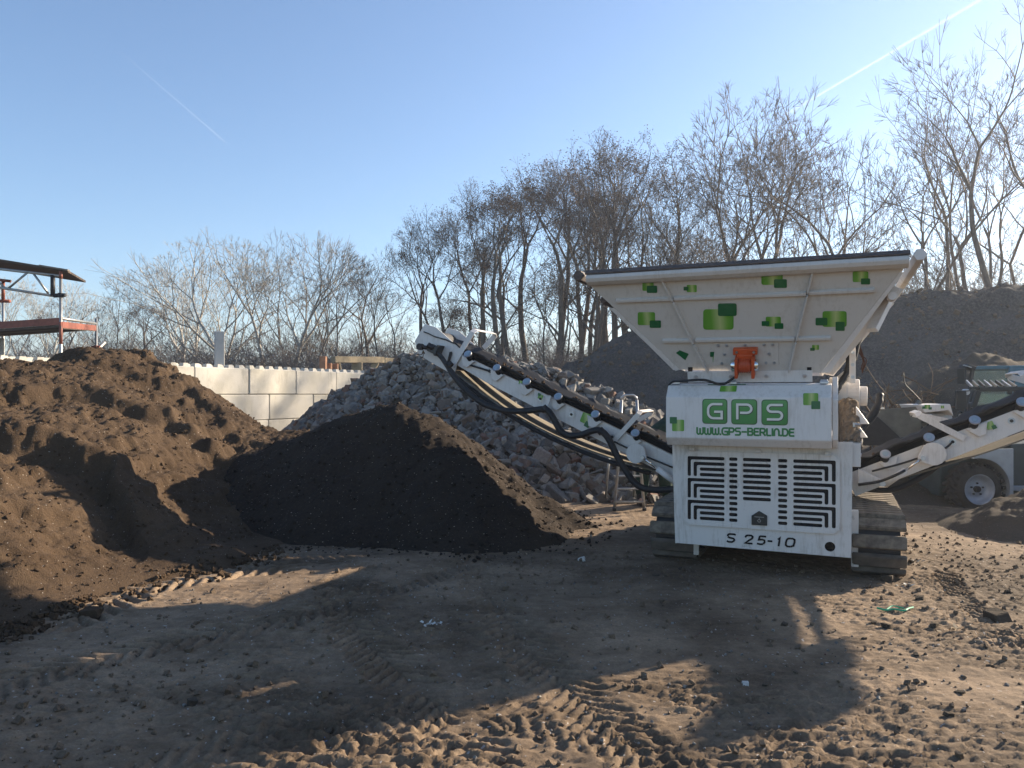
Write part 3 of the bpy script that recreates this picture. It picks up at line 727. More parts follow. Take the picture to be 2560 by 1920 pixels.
def ftree(name, seed, stems, c, bark, twig=None, pod=0, podsize=.05, limbs=()):
    tr = Fork(seed); r = tr.r
    for (dx, dy, T, rad) in stems:
        d = Vector((dx, dy, 1)).normalized(); p = Vector((dx * .5, dy * .5, -.3)); n = 8; pts = [p]; rr = [rad * 1.15]; dd = d
        for i in range(n):
            dd = Vector((dd.x + r.gauss(0, c['tw0']), dd.y + r.gauss(0, c['tw0']), dd.z + .03)).normalized(); p = p + dd * T / n; pts.append(p); rr.append(rad * (1 - .28 * (i + 1) / n))
            f = (i + 1) / n
            if limbs and f >= limbs[0] and i < n - 1 and r.random() < limbs[1]:
                tr.run(p, _tilt(r, dd, R(r.uniform(*limbs[3]))), c['L1'] * limbs[2] * r.uniform(.8, 1.2), rad * .34, 2 + (r.random() < .4), c)
        tr.br[0].append((pts, rr, 8)); tr.run(p, dd, c['L1'], rad * .70, 1, c)
    (v0, f0), (v1, f1) = tr.meshes(name); top = float(np.percentile(v1[:, 2], 99.3))
    m = [('trunk', npmesh(name + '_trunk', v0, f0, bark)), ('branches', npmesh(name + '_branches', v1, f1, twig or bark))]
    if pod: pv, pf = pods(tr, pod, podsize, seed); m.append(('seed_pods', npmesh(name + '_pods', pv, pf, 'seed_pod', False)))
    TT[name] = (m, top)
def pods(tree, n, size, seed):
    r = random.Random(seed); V = []; Fc = []
    tips = tree.tips
    for i in range(n):
        p, d = tips[r.randrange(len(tips))]
        c = p + Vector((r.gauss(0, .12), r.gauss(0, .12), r.gauss(0, .12)))
        a = Vector((r.gauss(0, 1), r.gauss(0, 1), r.gauss(0, 1))).normalized() * size * r.uniform(.5, 1); b = a.orthogonal().normalized() * size * .3
        o = len(V); V += [c - a, c + b, c + a, c - b]; Fc.append((o, o + 1, o + 2, o + 3))
    return np.array([tuple(v) for v in V]), np.array(Fc)
def cf(**k):
    d = dict(seg=(9, 6, 4, 3, 2), wob=(.05, .10, .12, .11, .09), up=(.02, .05, .05, .03, .02), tap=(.85, .85, .8, .7, .5), kids=(16, 8, 6, 5), start=(.35, .2, .15, .1),
             ang=((35, 60), (30, 55), (30, 60), (30, 65)), len=(.36, .45, .5, .5), rad=(.42, .5, .5, .6), shape=lambda t: 1.25 - .9 * t, trunk_lv=0); d.update(k); return d
TT = {}
def template(name, seed, H0, rad, cfg, stems=((0, 0, 0),), bark='bark_dark', twig=None, pod=0, podsize=.1):
    tr = Tree(seed)
    for (dx, dy, ln) in stems:
        d = Vector((dx, dy, 1)).normalized(); tr.grow(Vector((dx * .6, dy * .6, -.3)), d, H0 * (1 + ln), rad * tr.r.uniform(.75, 1), 0, cfg)
    (v0, f0), (v1, f1) = tr.meshes(name)
    top = float(np.percentile(v1[:, 2], 99.3))
    m = [('trunk', npmesh(name + '_trunk', v0, f0, bark)), ('branches', npmesh(name + '_branches', v1, f1, twig or bark))]
    if pod: pv, pf = pods(tr, pod, podsize, seed); m.append(('seed_pods', npmesh(name + '_pods', pv, pf, 'seed_pod', False)))
    TT[name] = (m, top)
RC = dict(env=(0, 0, 9.5, 3.3, 5.0), wob=.07, up=.05, lv=8, tw=3, three=.32, a0=(8, 20), a1=(26, 46), lr=.88, L1=1.75, tw0=.03, side=1)
ftree('robinia_a', 21, ((0, 0, 7.0, .20),), RC, 'bark_dark', pod=3600, podsize=.07, limbs=(.6, .8, .8, (35, 60)))
ftree('robinia_b', 22, ((0, 0, 7.6, .19),), {**RC, 'tw0': .05, 'L1': 1.6}, 'bark_dark', pod=3400, podsize=.07, limbs=(.62, .8, .7, (35, 55)))
ftree('robinia_c', 35, ((.08, .02, 7.2, .15), (-.13, .05, 6.4, .14)), {**RC, 'tw0': .05, 'L1': 1.5, 'a1': (20, 36)}, 'bark_dark', pod=3400, podsize=.07, limbs=(.55, .4, .6, (30, 50)))
PC = dict(env=(0, 0, 3.5, 7.2, 6.6), wob=.05, up=.035, lv=8, tw=3, three=.30, a0=(6, 16), a1=(20, 38), lr=.86, L1=1.9, tw0=.02, side=1)
ftree('poplar', 23, ((-.85, .1, 2.2, .13), (-.42, -.15, 2.6, .17), (.0, .1, 2.8, .15), (.40, .05, 2.8, .17), (.85, -.1, 2.2, .13)), PC, 'bark_pale', 'bark_pale')
ftree('round', 24, ((-.14, 0, 3.2, .24), (.30, .1, 3.8, .22)), dict(env=(.3, 0, 8.0, 5.2, 5.2), wob=.055, up=.04, lv=9, tw=4, three=.38, a0=(8, 20), a1=(26, 46), lr=.89, L1=1.75, tw0=.02, side=1), 'bark_ochre', 'bark_brown', limbs=(.35, .9, .9, (50, 80)))
ftree('slender', 25, ((-.20, 0, 7.0, .12), (.06, .05, 8.5, .12), (.26, -.05, 7.0, .11)), dict(wob=.08, up=.07, lv=7, tw=4, three=.16, a0=(6, 16), a1=(22, 38), lr=.86, L1=1.9, tw0=.035, side=1), 'bark_dark', 'bark_brown', limbs=(.45, .55, .7, (30, 50)))
ftree('crooked', 26, ((.2, 0, 3.2, .13), (-.3, .1, 2.6, .10)), dict(wob=.12, up=.04, lv=7, tw=4, three=.3, a0=(10, 26), a1=(28, 50), lr=.85, L1=1.7, tw0=.07, side=1), 'bark_brown', limbs=(.5, .5, .7, (40, 65)))
ftree('birch', 27, ((-.22, 0, 3.4, .08), (.05, .05, 4.2, .09), (.26, .05, 3.2, .08)), dict(wob=.06, up=.07, lv=7, tw=3, three=.25, a0=(6, 16), a1=(22, 38), lr=.86, L1=1.4, tw0=.03, side=1), 'bark_pale', 'bark_brown', limbs=(.35, .6, .7, (30, 50)))
template('shrub', 28, 3.4, .04, cf(seg=(6, 4, 3, 2), wob=(.11, .16, .2, .2), up=(.0, .04, .03, .02), tap=(.8, .8, .7, .5), kids=(10, 8, 6), start=(.12, .1, .1), ang=((30, 65), (30, 60), (30, 60)), len=(.45, .5, .5), rad=(.5, .5, .6), shape=lambda t: 1.2 - .5 * t),
         stems=((-.6, 0, 0), (-.3, .2, 0), (0, -.2, .1), (.3, .1, 0), (.6, 0, -.1), (.1, .5, 0), (-.1, -.5, 0)), bark='twig_brown', twig='twig_brown', pod=150, podsize=.05)
tr_ = random.Random(3)
def plant(tp, px, ytop, Yq, lab, group=None, rz=None, wide=1.0, name='bare_tree', cat='tree', lean=0):
    m, top = TT[tp]; p = PX(px, 982, Yq); hz = H - (ytop - YH) * Yq / F; s = hz / top
    r = empty(name, (p.x, Yq, -.05), tr_.uniform(0, 6.28) if rz is None else rz, lab, cat, group)
    r.scale = (s * wide, s * wide, s)
    if lean: r.rotation_euler = (0, R(lean), 0)
    for nm, me in m:
        o = bpy.data.objects.new(nm, me); COL.objects.link(o); o.parent = r
        if nm == 'seed_pods': o['kind'] = 'stuff'
    return r
GRB = 'bare robinias in the grove behind the rubble pile'; LRB = 'slender bare robinia with clusters of dark seed pods in the grove behind the rubble'
plant('robinia_c', 1150, 545, 40, 'leftmost robinia of the grove, leaning out towards the block wall', GRB, 0, lean=-7)
for tp, px, yt, Yq in (('robinia_a', 1215, 465, 39), ('robinia_b', 1300, 480, 37), ('robinia_b', 1335, 430, 41), ('robinia_a', 1400, 400, 38), ('robinia_c', 1455, 405, 42),
                       ('robinia_b', 1640, 395, 40), ('robinia_c', 1700, 470, 37), ('robinia_a', 1250, 560, 44), ('robinia_c', 1480, 500, 36)):
    plant(tp, px, yt, Yq, LRB, GRB, wide=1.05)
plant('robinia_a', 1545, 343, 38, 'tallest robinia of the grove, rising just left of the hopper rim', GRB)
plant('poplar', 650, 592, 42, 'wide spreading pale-barked tree with many fanned limbs behind the wall', None, 0, wide=1.15)
plant('poplar', 500, 650, 47, 'second pale fanned tree half hidden left behind the wide pale one', None, 2.6, wide=1.0)
plant('birch', 760, 600, 45, 'upright pale tree touching the right side of the wide fanned tree')
plant('birch', 850, 655, 41, 'thin twin-stemmed bare tree above the left timber trestle')
plant('crooked', 905, 640, 46, 'bare bushy tree between the two thin trees above the trestles')
plant('slender', 965, 625, 40, 'slim many-stemmed tree above the right timber trestle', wide=.9)
plant('birch', 285, 690, 40, 'young pale multi-stemmed tree right of the scaffold', wide=.8)
plant('poplar', 60, 690, 46, 'pale fanned tree seen through the scaffold', None, 1.2)
plant('robinia_a', 170, 745, 42, 'dark twiggy tree behind the scaffold uprights')
plant('robinia_b', 400, 760, 44, 'low dark twiggy tree behind the left end of the block wall', wide=1.5)
plant('round', 1835, 243, 38, 'large round-crowned bare tree rising right behind the hopper', None, 0, wide=1.0)
plant('crooked', 1985, 420, 42, 'short bare tree between the round tree and the open sky gap', wide=.9)
plant('birch', 2085, 370, 40, 'bare bushy-topped tree above the right half of the hopper rim')
plant('crooked', 2225, 245, 34, 'crooked dark tree leaning right beside the end of the hopper rim', None, 2.6, wide=.9)
plant('slender', 2360, 180, 34, 'tall three-stemmed bare tree above the grey mound', None, .3)
plant('slender', 2440, 165, 37, 'tall bare stems just right of the three-stemmed tree over the mound', None, 1.9, wide=.8)
plant('slender', 2545, 60, 30, 'tallest bare tree at the right picture edge', None, 2, wide=1.25)
plant('crooked', 2500, 420, 40, 'small crooked bare tree low behind the grey mound')
for tp, px, yt, Yq in (('robinia_c', 1185, 520, 43), ('robinia_b', 1370, 415, 43), ('robinia_a', 1500, 385, 41), ('robinia_b', 1590, 360, 42), ('robinia_a', 1060, 560, 41), ('robinia_b', 1425, 470, 45), ('robinia_a', 1590, 440, 44), ('robinia_b', 1280, 455, 35), ('robinia_c', 1515, 430, 46), ('slender', 1380, 560, 34)):
    plant(tp, px, yt, Yq, LRB, GRB, wide=1.0)
plant('round', 1760, 520, 43, 'lower bare tree filling in between the tallest robinia and the round tree', None, 2)
GS = 'leafless shrubs in the undergrowth behind the yard'
for k in range(42):
    px = -60 + k * 39 + tr_.uniform(-12, 12); Yq = tr_.uniform(31, 44)
    plant('shrub', px, tr_.uniform(840, 905), Yq, 'tangled leafless brown shrub in the undergrowth behind the yard', GS, name='bare_shrub', cat='shrub', wide=1.3)
for k in range(12):
    px = 2130 + k * 40; plant('shrub', px, tr_.uniform(660, 740) , tr_.uniform(36, 42), 'leafless shrub standing in the thin belt behind the grey mound', 'leafless shrubs behind the mound', name='bare_shrub', cat='shrub', wide=.8)
# far wood: thousands of thin stems and twigs that read as one mass
r_ = np.random.default_rng(4); n = 44000
ang = r_.uniform(-.80, .80, n); dist = r_.uniform(52, 95, n); fx = dist * np.tan(ang); fy = dist
hmax = (4.2 + 4.2 * fbm(fx * .06 + 9, fy * 0 + 2, 501, 3)) * (.8 + .3 * (fx < 5)); z0 = r_.uniform(0, .85, n) * hmax; L = r_.uniform(.5, 1.8, n); L = np.minimum(L, hmax * 1.05 - z0)
dx = r_.normal(0, .8, n); dy = r_.normal(0, .3, n); wv = r_.uniform(.008, .028, n)
trk = r_.random(n) < .03; z0[trk] = -.2; L[trk] = hmax[trk] * r_.uniform(.5, .9, trk.sum()); dx[trk] *= .2; wv[trk] = .06
P0 = np.stack([fx, fy, z0], -1); P1 = P0 + np.stack([dx * L, dy * L, L], -1)
sx = np.stack([wv, wv * .2, wv * .3], -1); sy = np.stack([wv * .2, wv, 0 * wv], -1)
V = np.stack([P0 - sx, P0 + sx, P0 + sy, P1], 1).reshape(-1, 3); i4 = np.arange(n)[:, None] * 4
Fc = np.concatenate([i4 + np.array([[0, 1, 3]]), i4 + np.array([[1, 2, 3]]), i4 + np.array([[2, 0, 3]])])
o = link('far_wood', npmesh('far_wood', V, Fc, 'twig_brown', False), kind='stuff'); tag(o, 'far leafless wood closing the view behind the yard', 'wood')
# dry grass at the foot of the grove
n = 5000; gxx = r_.uniform(-6, 9, n); gyy = r_.uniform(27, 36, n); hh = r_.uniform(.15, .6, n)
P0 = np.stack([gxx, gyy, -.1 + 0 * gxx], -1); P1 = P0 + np.stack([r_.normal(0, .1, n), r_.normal(0, .1, n), hh], -1); sx = np.array([[.03, 0, 0]])
V = np.stack([P0 - sx, P0 + sx, P1], 1).reshape(-1, 3); Fc = np.arange(n * 3).reshape(-1, 3)
o = link('dry_grass', npmesh('dry_grass', V, Fc, 'grass_dry', False), kind='stuff'); tag(o, 'strip of dry grass at the foot of the bare grove', 'grass')
# vapour trails far up
def vap(nm, k):
  t = NT(nm); tr2 = t.n('BsdfTransparent'); df = t.n('BsdfDiffuse'); df.inputs[0].default_value = (.95, .95, .95, 1); tl = t.n('BsdfTranslucent'); tl.inputs[0].default_value = (.95, .95, .95, 1)
  ad = t.n('AddShader'); mx = t.n('MixShader'); t.l(df.outputs[0], ad.inputs[0]); t.l(tl.outputs[0], ad.inputs[1])
  lw = t.n('LayerWeight'); lw.inputs[0].default_value = .5; inv = t.n('Math', operation='SUBTRACT'); inv.inputs[0].default_value = 1; t.l(lw.outputs['Facing'], inv.inputs[1])
  pw = t.n('Math', operation='POWER'); pw.inputs[1].default_value = 2.0; t.l(inv.outputs[0], pw.inputs[0])
  ml_ = t.n('Math', operation='MULTIPLY'); ml_.inputs[1].default_value = k; t.l(pw.outputs[0], ml_.inputs[0])
  t.l(ml_.outputs[0], mx.inputs[0]); t.l(tr2.outputs[0], mx.inputs[1]); t.l(ad.outputs[0], mx.inputs[2]); t.l(mx.outputs[0], t.o.inputs[0])
vap('vapour_a', .10); vap('vapour_b', .06)
for (a, b, w0, w1, lab) in (((2480, -18), (1967, 285), 6.5, 3.2, 'broad white vapour trail slanting across the upper right sky'), ((300, 128), (564, 356), .3, 1.5, 'thin faint vapour trail slanting down in the left sky')):
    D = 5000; N = 40; rv = random.Random(int(w0 * 10)); pts = []; rr_ = []
    for i in range(N + 1):
        f = i / N; pts.append(PX(a[0] + (b[0] - a[0]) * f, a[1] + (b[1] - a[1]) * f, D)); rr_.append((w0 + (w1 - w0) * f) * D / F * rv.uniform(.85, 1.15))
    mb = MB(); mb.tube(pts, rr_, 12); o = mb.build('vapour_trail', 'vapour_a' if w0 > 2 else 'vapour_b', smooth=True); tag(o, lab, 'vapour trail', kind='thing')

# the air: pale winter haze between the yard and the wood
mb = MB(); mb.box((40, 300, 15), (900, 730, 36)); hz = mb.build('haze', 'glass', kind='stuff')
hm = bpy.data.materials.new('haze'); hm.use_nodes = True; ht = hm.node_tree; ht.nodes.remove(ht.nodes['Principled BSDF'])
pv = ht.nodes.new('ShaderNodeVolumePrincipled'); pv.inputs['Density'].default_value = .0011; pv.inputs['Anisotropy'].default_value = .45; pv.inputs['Color'].default_value = (.82, .88, 1, 1)
ht.links.new(pv.outputs[0], ht.nodes['Material Output'].inputs['Volume']); hz.data.materials[0] = hm; hz['label'] = 'pale haze'
# ================================================================== SCREENING MACHINE
MAC = empty('tracked_screener', MO, -MA, 'white tracked screening machine with flared green-decalled hopper and two conveyors', 'screening machine')
MI = 'white_paint'
def part(name, mb, mat, parent=None, smooth=False, bev=0, seg=2, kind=None, label=None):
    o = mb.build(name, mat, parent or MAC, smooth, bev, seg, kind)
    if label: o['label'] = label
    return o
def curve_plate(name, outer, holes, th, mat, to3, parent, bev=0):
    cu = bpy.data.curves.new('tmp', 'CURVE'); cu.dimensions = '2D'; cu.fill_mode = 'BOTH'; cu.extrude = th / 2; cu.bevel_depth = bev
    for poly in [outer] + holes:
        sp_ = cu.splines.new('POLY'); sp_.points.add(len(poly) - 1)
        for p_, (a, b) in zip(sp_.points, poly): p_.co = (a, b, 0, 1)
        sp_.use_cyclic_u = True
    ob = bpy.data.objects.new('tmp', cu); COL.objects.link(ob); dg = bpy.context.evaluated_depsgraph_get(); dg.update()
    me = bpy.data.meshes.new_from_object(ob.evaluated_get(dg)); bpy.data.objects.remove(ob); bpy.data.curves.remove(cu)
    for v in me.vertices: v.co = to3(v.co.x, v.co.y, v.co.z)
    me.materials.clear(); me.materials.append(M(mat)); return link(name, me, parent)
def rpoly(pts, r, n=4):
    """round the corners of a 2D or 3D polygon"""
    out = []; pts = [Vector(p) for p in pts]; k = len(pts)
    for i in range(k):
        a, b, c = pts[i - 1], pts[i], pts[(i + 1) % k]; u = (a - b); v = (c - b); q = min(r, u.length * .45, v.length * .45)
        p0 = b + u.normalized() * q; p1 = b + v.normalized() * q
        for j in range(n + 1):
            t_ = j / n; out.append((1 - t_) ** 2 * p0 + 2 * t_ * (1 - t_) * b + t_ * t_ * p1)
    return out
# ---- crawler tracks
def crawler(xc, lab):
    fr = MB(); fr.box((xc, 1.35, .27), (.20, 2.2, .22)); fr.box((xc, 1.35, .40), (.16, 1.7, .06))
    tk = part('crawler_track', fr, 'dark_steel', bev=.01, label=lab)
    for yy, rr_ in ((.27, .20), (2.45, .20)):
        mb = MB(); mb.cyl((xc - .1, yy, .27), (xc + .1, yy, .27), rr_, 20); part('drive_wheel', mb, 'dark_steel', tk, True)
    for k in range(5):
        mb = MB(); mb.cyl((xc - .12, .65 + k * .36, .12), (xc + .12, .65 + k * .36, .12), .07, 12); part('track_roller', mb, 'dark_steel', tk, True)
    r = .225; L = 2.18; per = 2 * L + 2 * math.pi * r; n = 38
    def path(s):
        s %= per
        if s < L: return (.27 + s, .27 - r, 0, -1)
        s -= L
        if s < math.pi * r: a = s / r; return (.27 + L + math.sin(a) * r, .27 - math.cos(a) * r, math.sin(a), -math.cos(a))
        s -= math.pi * r
        if s < L: return (.27 + L - s, .27 + r, 0, 1)
        s -= L; a = s / r; return (.27 - math.sin(a) * r, .27 + math.cos(a) * r, -math.sin(a), math.cos(a))
    belt = MB(); pts = [path(per * i / 90) for i in range(90)]
    vs = []
    for (y, z, ny, nz) in pts: vs += [(xc - .17, y, z), (xc + .17, y, z), (xc + .17, y + ny * .012, z + nz * .012), (xc - .17, y + ny * .012, z + nz * .012)]
    m_ = len(vs); belt.add(vs, [(i * 4 + j, i * 4 + (j + 1) % 4, ((i + 1) % 90) * 4 + (j + 1) % 4, ((i + 1) % 90) * 4 + j) for i in range(90) for j in range(4)])
    part('track_band', belt, 'rubber', tk)
    pm = bmesh.new(); bmesh.ops.create_cube(pm, size=1, matrix=Matrix.Diagonal((.445, .128, .044, 1)))
    for v in pm.verts:
        if v.co.z > 0: v.co.y *= .86; v.co.x *= .975
    bmesh.ops.bevel(pm, geom=list(pm.edges), offset=.008, segments=2, affect='EDGES')
    pme = bpy.data.meshes.new('track_pad'); pm.to_mesh(pme); pm.free(); pme.materials.append(M('track_rubber'))
    pm2 = pme.copy(); pm2.materials[0] = M('track_dusty')
    for k in range(n):
        y, z, ny, nz = path(per * (k + .35) / n); o = bpy.data.objects.new('track_pad', pm2 if nz > .2 or k % 5 == 0 else pme); COL.objects.link(o); o.parent = tk
        o.location = (xc + rnd.uniform(-.004, .004), y + ny * .03, z + nz * .03); o.rotation_euler = (math.atan2(nz, ny) - math.pi / 2, 0, rnd.uniform(-.012, .012))
crawler(.908, 'right crawler track, dusty and sunlit'); crawler(-.905, 'left crawler track in the shade')
# ---- chassis body
PY = -.25
mb = MB(); mb.box((-.08, 1.28, .72), (1.40, 2.80, .92)); part('chassis', mb, 'dirty_white_paint', bev=.01)
mb = MB(); mb.box((-.2, 1.2, 1.45), (1.2, 2.4, .5)); part('screen_box', mb, 'white_paint', bev=.01)
pn = [mp(*q, y=PY) for q in ((1680, 1100), (1688, 1357), (2128, 1395), (2132, 1105))]
def front3(y0): return lambda a, b, c: Vector((a, y0 + c, b))
# end panel with cut-out lettering hole at the lower right
PAN = [(p.x, p.z) for p in pn]
hc = mp(2075, 1367, y=PY); hole = [(hc.x + .043 * math.cos(a), hc.z + .043 * math.sin(a)) for a in [i * math.pi / 10 for i in range(20)]]
curve_plate('end_panel', PAN, [hole], .012, 'dirty_white_paint', front3(PY + .008), MAC)
mb = MB(); mb.box((-.08, PY + .075, .72), (1.44, .03, .92)); part('shade_sheet', mb, 'black_void')  # black sheet stands in for the shade inside the panel hole
for s, q in ((1, 2), (-1, 1)):
    mb = MB(); x = PAN[q][0]; mb.box((x - s * .004, PY + .15, .71), (.008, .28, .96)); part('panel_flange', mb, 'dirty_white_paint')
# grille door
g4 = [mp(*q, y=PY - .02) for q in ((1704, 1124), (2099, 1140), (2102, 1338), (1715, 1310))]
gx0, gx1 = (g4[0].x + g4[3].x) / 2, (g4[1].x + g4[2].x) / 2; gz1, gz0 = (g4[0].z + g4[1].z) / 2, (g4[2].z + g4[3].z) / 2
gw, gh = gx1 - gx0, gz1 - gz0
outer = [(p.x, p.y) for p in rpoly([(gx0, gz0, 0), (gx1, gz0, 0), (gx1, gz1, 0), (gx0, gz1, 0)], .05, 1)]
def S(s): return gx0 + gw * s
def T(t_): return gz1 - gh * t_
hw = gh * .0225
def slot(s0, s1, t_):
    a, b, z = S(s0), S(s1), T(t_); return [(p.x, p.y) for p in rpoly([(a, z - hw, 0), (b, z - hw, 0), (b, z + hw, 0), (a, z + hw, 0)], hw * .95, 3)]
def ell(sa, sb, ta, tb, right):
    x0, x1 = S(sa), S(sb); z1, z2 = T(ta), T(tb)
    if not right: P = [(x0 - hw, z2), (x0 + hw, z2), (x0 + hw, z1 - hw), (x1, z1 - hw), (x1, z1 + hw), (x0 - hw, z1 + hw)]
    else: P = [(x1 - hw, z2), (x1 + hw, z2), (x1 + hw, z1 + hw), (x0, z1 + hw), (x0, z1 - hw), (x1 - hw, z1 - hw)]
    return [(p.x, p.y) for p in rpoly([(a, b, 0) for a, b in P], hw * .8, 2)]
holes = []; t0, dt = .095, .0735
for k in range(12):
    t_ = t0 + dt * k; gk = k % 4
    holes += [slot(.305, .36, t_), slot(.62, .678, t_)]
    if k < 8: holes.append(slot(.395, .575, t_))
    te = t0 + dt * (k - gk + 3) + .025
    if gk == 0: holes += [ell(.037, .275, t_, te, False), ell(.715, .962, t_, te, True)]
    elif gk == 1: holes += [ell(.078, .275, t_, te, False), ell(.715, .918, t_, te, True)]
    else: holes += [slot(.108, .275, t_), slot(.715, .893, t_)]
gd = curve_plate('grille_door', outer, holes, .014, 'dirty_white_paint', front3(PY - .012), MAC)
mb = MB(); mb.box(((gx0 + gx1) / 2, PY - .001, (gz0 + gz1) / 2), (gw * .95, .003, gh * .93)); part('slot_shade_sheet', mb, 'black_void', gd)  # black sheet paints the shade seen through the slots
for px in (1895, 2070, 1730):
    p = mp(px, 1122 + (px - 1704) * .035, y=PY - .02); mb = MB(); mb.box(p, (.05, .02, .035)); mb.cyl(p + Vector((-.03, -.012, -.012)), p + Vector((.03, -.012, -.012)), .006, 8); part('hinge', mb, 'dirty_white_paint', gd, bev=.003)
b5 = [mp(*q, y=PY - .022) for q in ((1879, 1289), (1898, 1277), (1918, 1289), (1918, 1314), (1879, 1312))]
mb = MB(); mb.prism([Vector((p.x, PY - .020, p.z)) for p in b5], (0, -.012, 0)); bd = part('badge', mb, 'cab_black', gd, bev=.003)
c = mp(1898, 1296, y=PY - .034)
mb = MB(); mb.box(c + Vector((0, 0, .012)), (.082, .003, .003)); mb.box(c + Vector((0, 0, -.004)), (.003, .003, .02)); mb.tube([c + Vector((.014 * math.cos(a), 0, .011 * math.sin(a) - .022)) for a in [i * .5 for i in range(13)]], .0018, 5)
part('badge_print', mb, 'zinc', gd)
# ---- lettering strokes
def arc(cx, cy, rx, ry, a0, a1, n=7):
    return [(cx + rx * math.cos(R(a0 + (a1 - a0) * i / n)), cy + ry * math.sin(R(a0 + (a1 - a0) * i / n))) for i in range(n + 1)]
GL = {
 'W': (1.1, [[(0, 1)] + arc(.25, .28, .25, .28, 180, 360) + [(.5, .85)], arc(.75, .28, .25, .28, 180, 360) + [(1, 1)]]),
 'G': (.95, [[(1, 1)] + arc(.4, .6, .4, .4, 90, 180) + arc(.4, .4, .4, .4, 180, 270) + [(1, 0), (1, .46), (.5, .46)]]),
 'P': (.8, [[(0, 0), (0, 1)] + arc(.68, .71, .32, .29, 90, -90) + [(.25, .42)]]),
 'S': (.85, [[(1, 1)] + arc(.27, .765, .27, .235, 90, 270) + arc(.73, .265, .27, .265, 90, -90) + [(0, 0)]]),
 'B': (.8, [[(0, 0), (0, 1)] + arc(.68, .77, .26, .23, 90, -90) + [(.12, .54)], arc(.7, .27, .3, .27, 85, -90) + [(0, 0)]]),
 'E': (.72, [[(1, 1)] + arc(.2, .8, .2, .2, 90, 180, 3) + arc(.2, .2, .2, .2, 180, 270, 3) + [(1, 0)], [(.1, .52), (.9, .52)]]),
 'R': (.85, [[(0, 0), (0, 1)] + arc(.66, .72, .3, .28, 90, -90) + [(.12, .44)], [(.5, .42), (1, 0)]]),
 'L': (.62, [[(0, 1)] + arc(.2, .2, .2, .2, 180, 270, 3) + [(1, 0)]]),
 'I': (.04, [[(.5, 0), (.5, 1)]]),
 'N': (.78, [[(0, 0)] + arc(.5, .55, .5, .45, 180, 0, 9) + [(1, 0)]]),
 'D': (.85, [[(0, 0), (0, 1)] + arc(.5, .5, .5, .5, 90, -90, 10) + [(.12, 0)]]),
 '-': (.75, [[(0, .47), (1, .47)]]), '.': (.04, [[(.5, -.03), (.5, .1)]]), ' ': (.5, [])}
def stroke(mb, pts, w_, fr, h0, h1):
    P = [Vector((a, b)) for a, b in pts]; q = [P[0]]
    for p_ in P[1:]:
        if (p_ - q[-1]).length > w_ * .12: q.append(p_)
    P = q; n = len(P); L_, R_ = [], []
    P[0] = P[0] - (P[1] - P[0]).normalized() * w_ * .3; P[-1] = P[-1] + (P[-1] - P[-2]).normalized() * w_ * .3
    for i in range(n):
        d0 = (P[i] - P[max(i - 1, 0)]); d1 = (P[min(i + 1, n - 1)] - P[i])
        d0 = d0.normalized() if d0.length else d1.normalized(); d1 = d1.normalized() if d1.length else d0
        n0 = Vector((-d0.y, d0.x)); n1 = Vector((-d1.y, d1.x)); m_ = (n0 + n1); m_.normalize(); m_ *= w_ / 2 / max(.5, m_.dot(n0))
        L_.append(P[i] + m_); R_.append(P[i] - m_)
    vs = []
    for i in range(n): vs += [fr(*L_[i], h1), fr(*R_[i], h1), fr(*R_[i], h0), fr(*L_[i], h0)]
    fs = [(i * 4 + j, i * 4 + (j + 1) % 4, i * 4 + 4 + (j + 1) % 4, i * 4 + 4 + j) for i in range(n - 1) for j in range(4)]
    fs += [(0, 3, 2, 1), (n * 4 - 4, n * 4 - 3, n * 4 - 2, n * 4 - 1)]
    mb.add(vs, fs)
def word(parent, text, x0, x1, z0, h, w_, fr, mat, name='letter', gap=.3, h1=.003):
    tot = sum(GL[c][0] for c in text) + gap * (len(text) - 1); sc = (x1 - x0) / tot; x = x0
    for c in text:
        cw, st = GL[c]
        if st:
            mb = MB()
            for j, s_ in enumerate(st): stroke(mb, [(x + a * cw * sc, z0 + b * h) for a, b in s_], w_, fr, -.001, h1 + j * .0004)
            mb.build(name, mat, parent)
        x += (cw + gap) * sc
# stencilled type number, painted black on the panel for the dark of cut-outs
ST = {'S': [[(.95, .95), (.8, 1), (.3, 1)] + arc(.28, .77, .24, .23, 100, 180, 3), [(.12, .6), (.3, .53), (.68, .47)] + arc(.66, .24, .26, .24, 80, 0, 3), [(.86, .15), (.65, 0), (.2, 0), (.05, .08)]],
      '2': [[(.05, .78), (.15, .95), (.35, 1)], [(.5, 1), (.75, 1), (.95, .85), (.9, .65), (.6, .42)], [(.5, .35), (.1, .02), (.5, 0)], [(.6, 0), (.95, 0)]],
      '5': [[(.95, 1), (.35, 1)], [(.25, .98), (.18, .55), (.5, .6)], [(.62, .6), (.85, .52), (.9, .3), (.8, .12)], [(.68, .03), (.4, 0), (.08, .06)]],
      '-': [[(.1, .48), (.8, .48)]], '1': [[(.25, .8), (.55, .98), (.5, .5)], [(.49, .42), (.46, 0)]],
      '0': [[(.45, 1), (.25, .98), (.12, .8), (.08, .55)], [(.07, .45), (.08, .15), (.25, 0), (.5, 0)], [(.62, .02), (.85, .12), (.9, .45)], [(.92, .56), (.9, .88), (.7, 1), (.58, 1)]]}
zt = mp(1850, 1352, y=PY).z
frp = lambda a, b, c_: Vector((a, PY - c_, b))
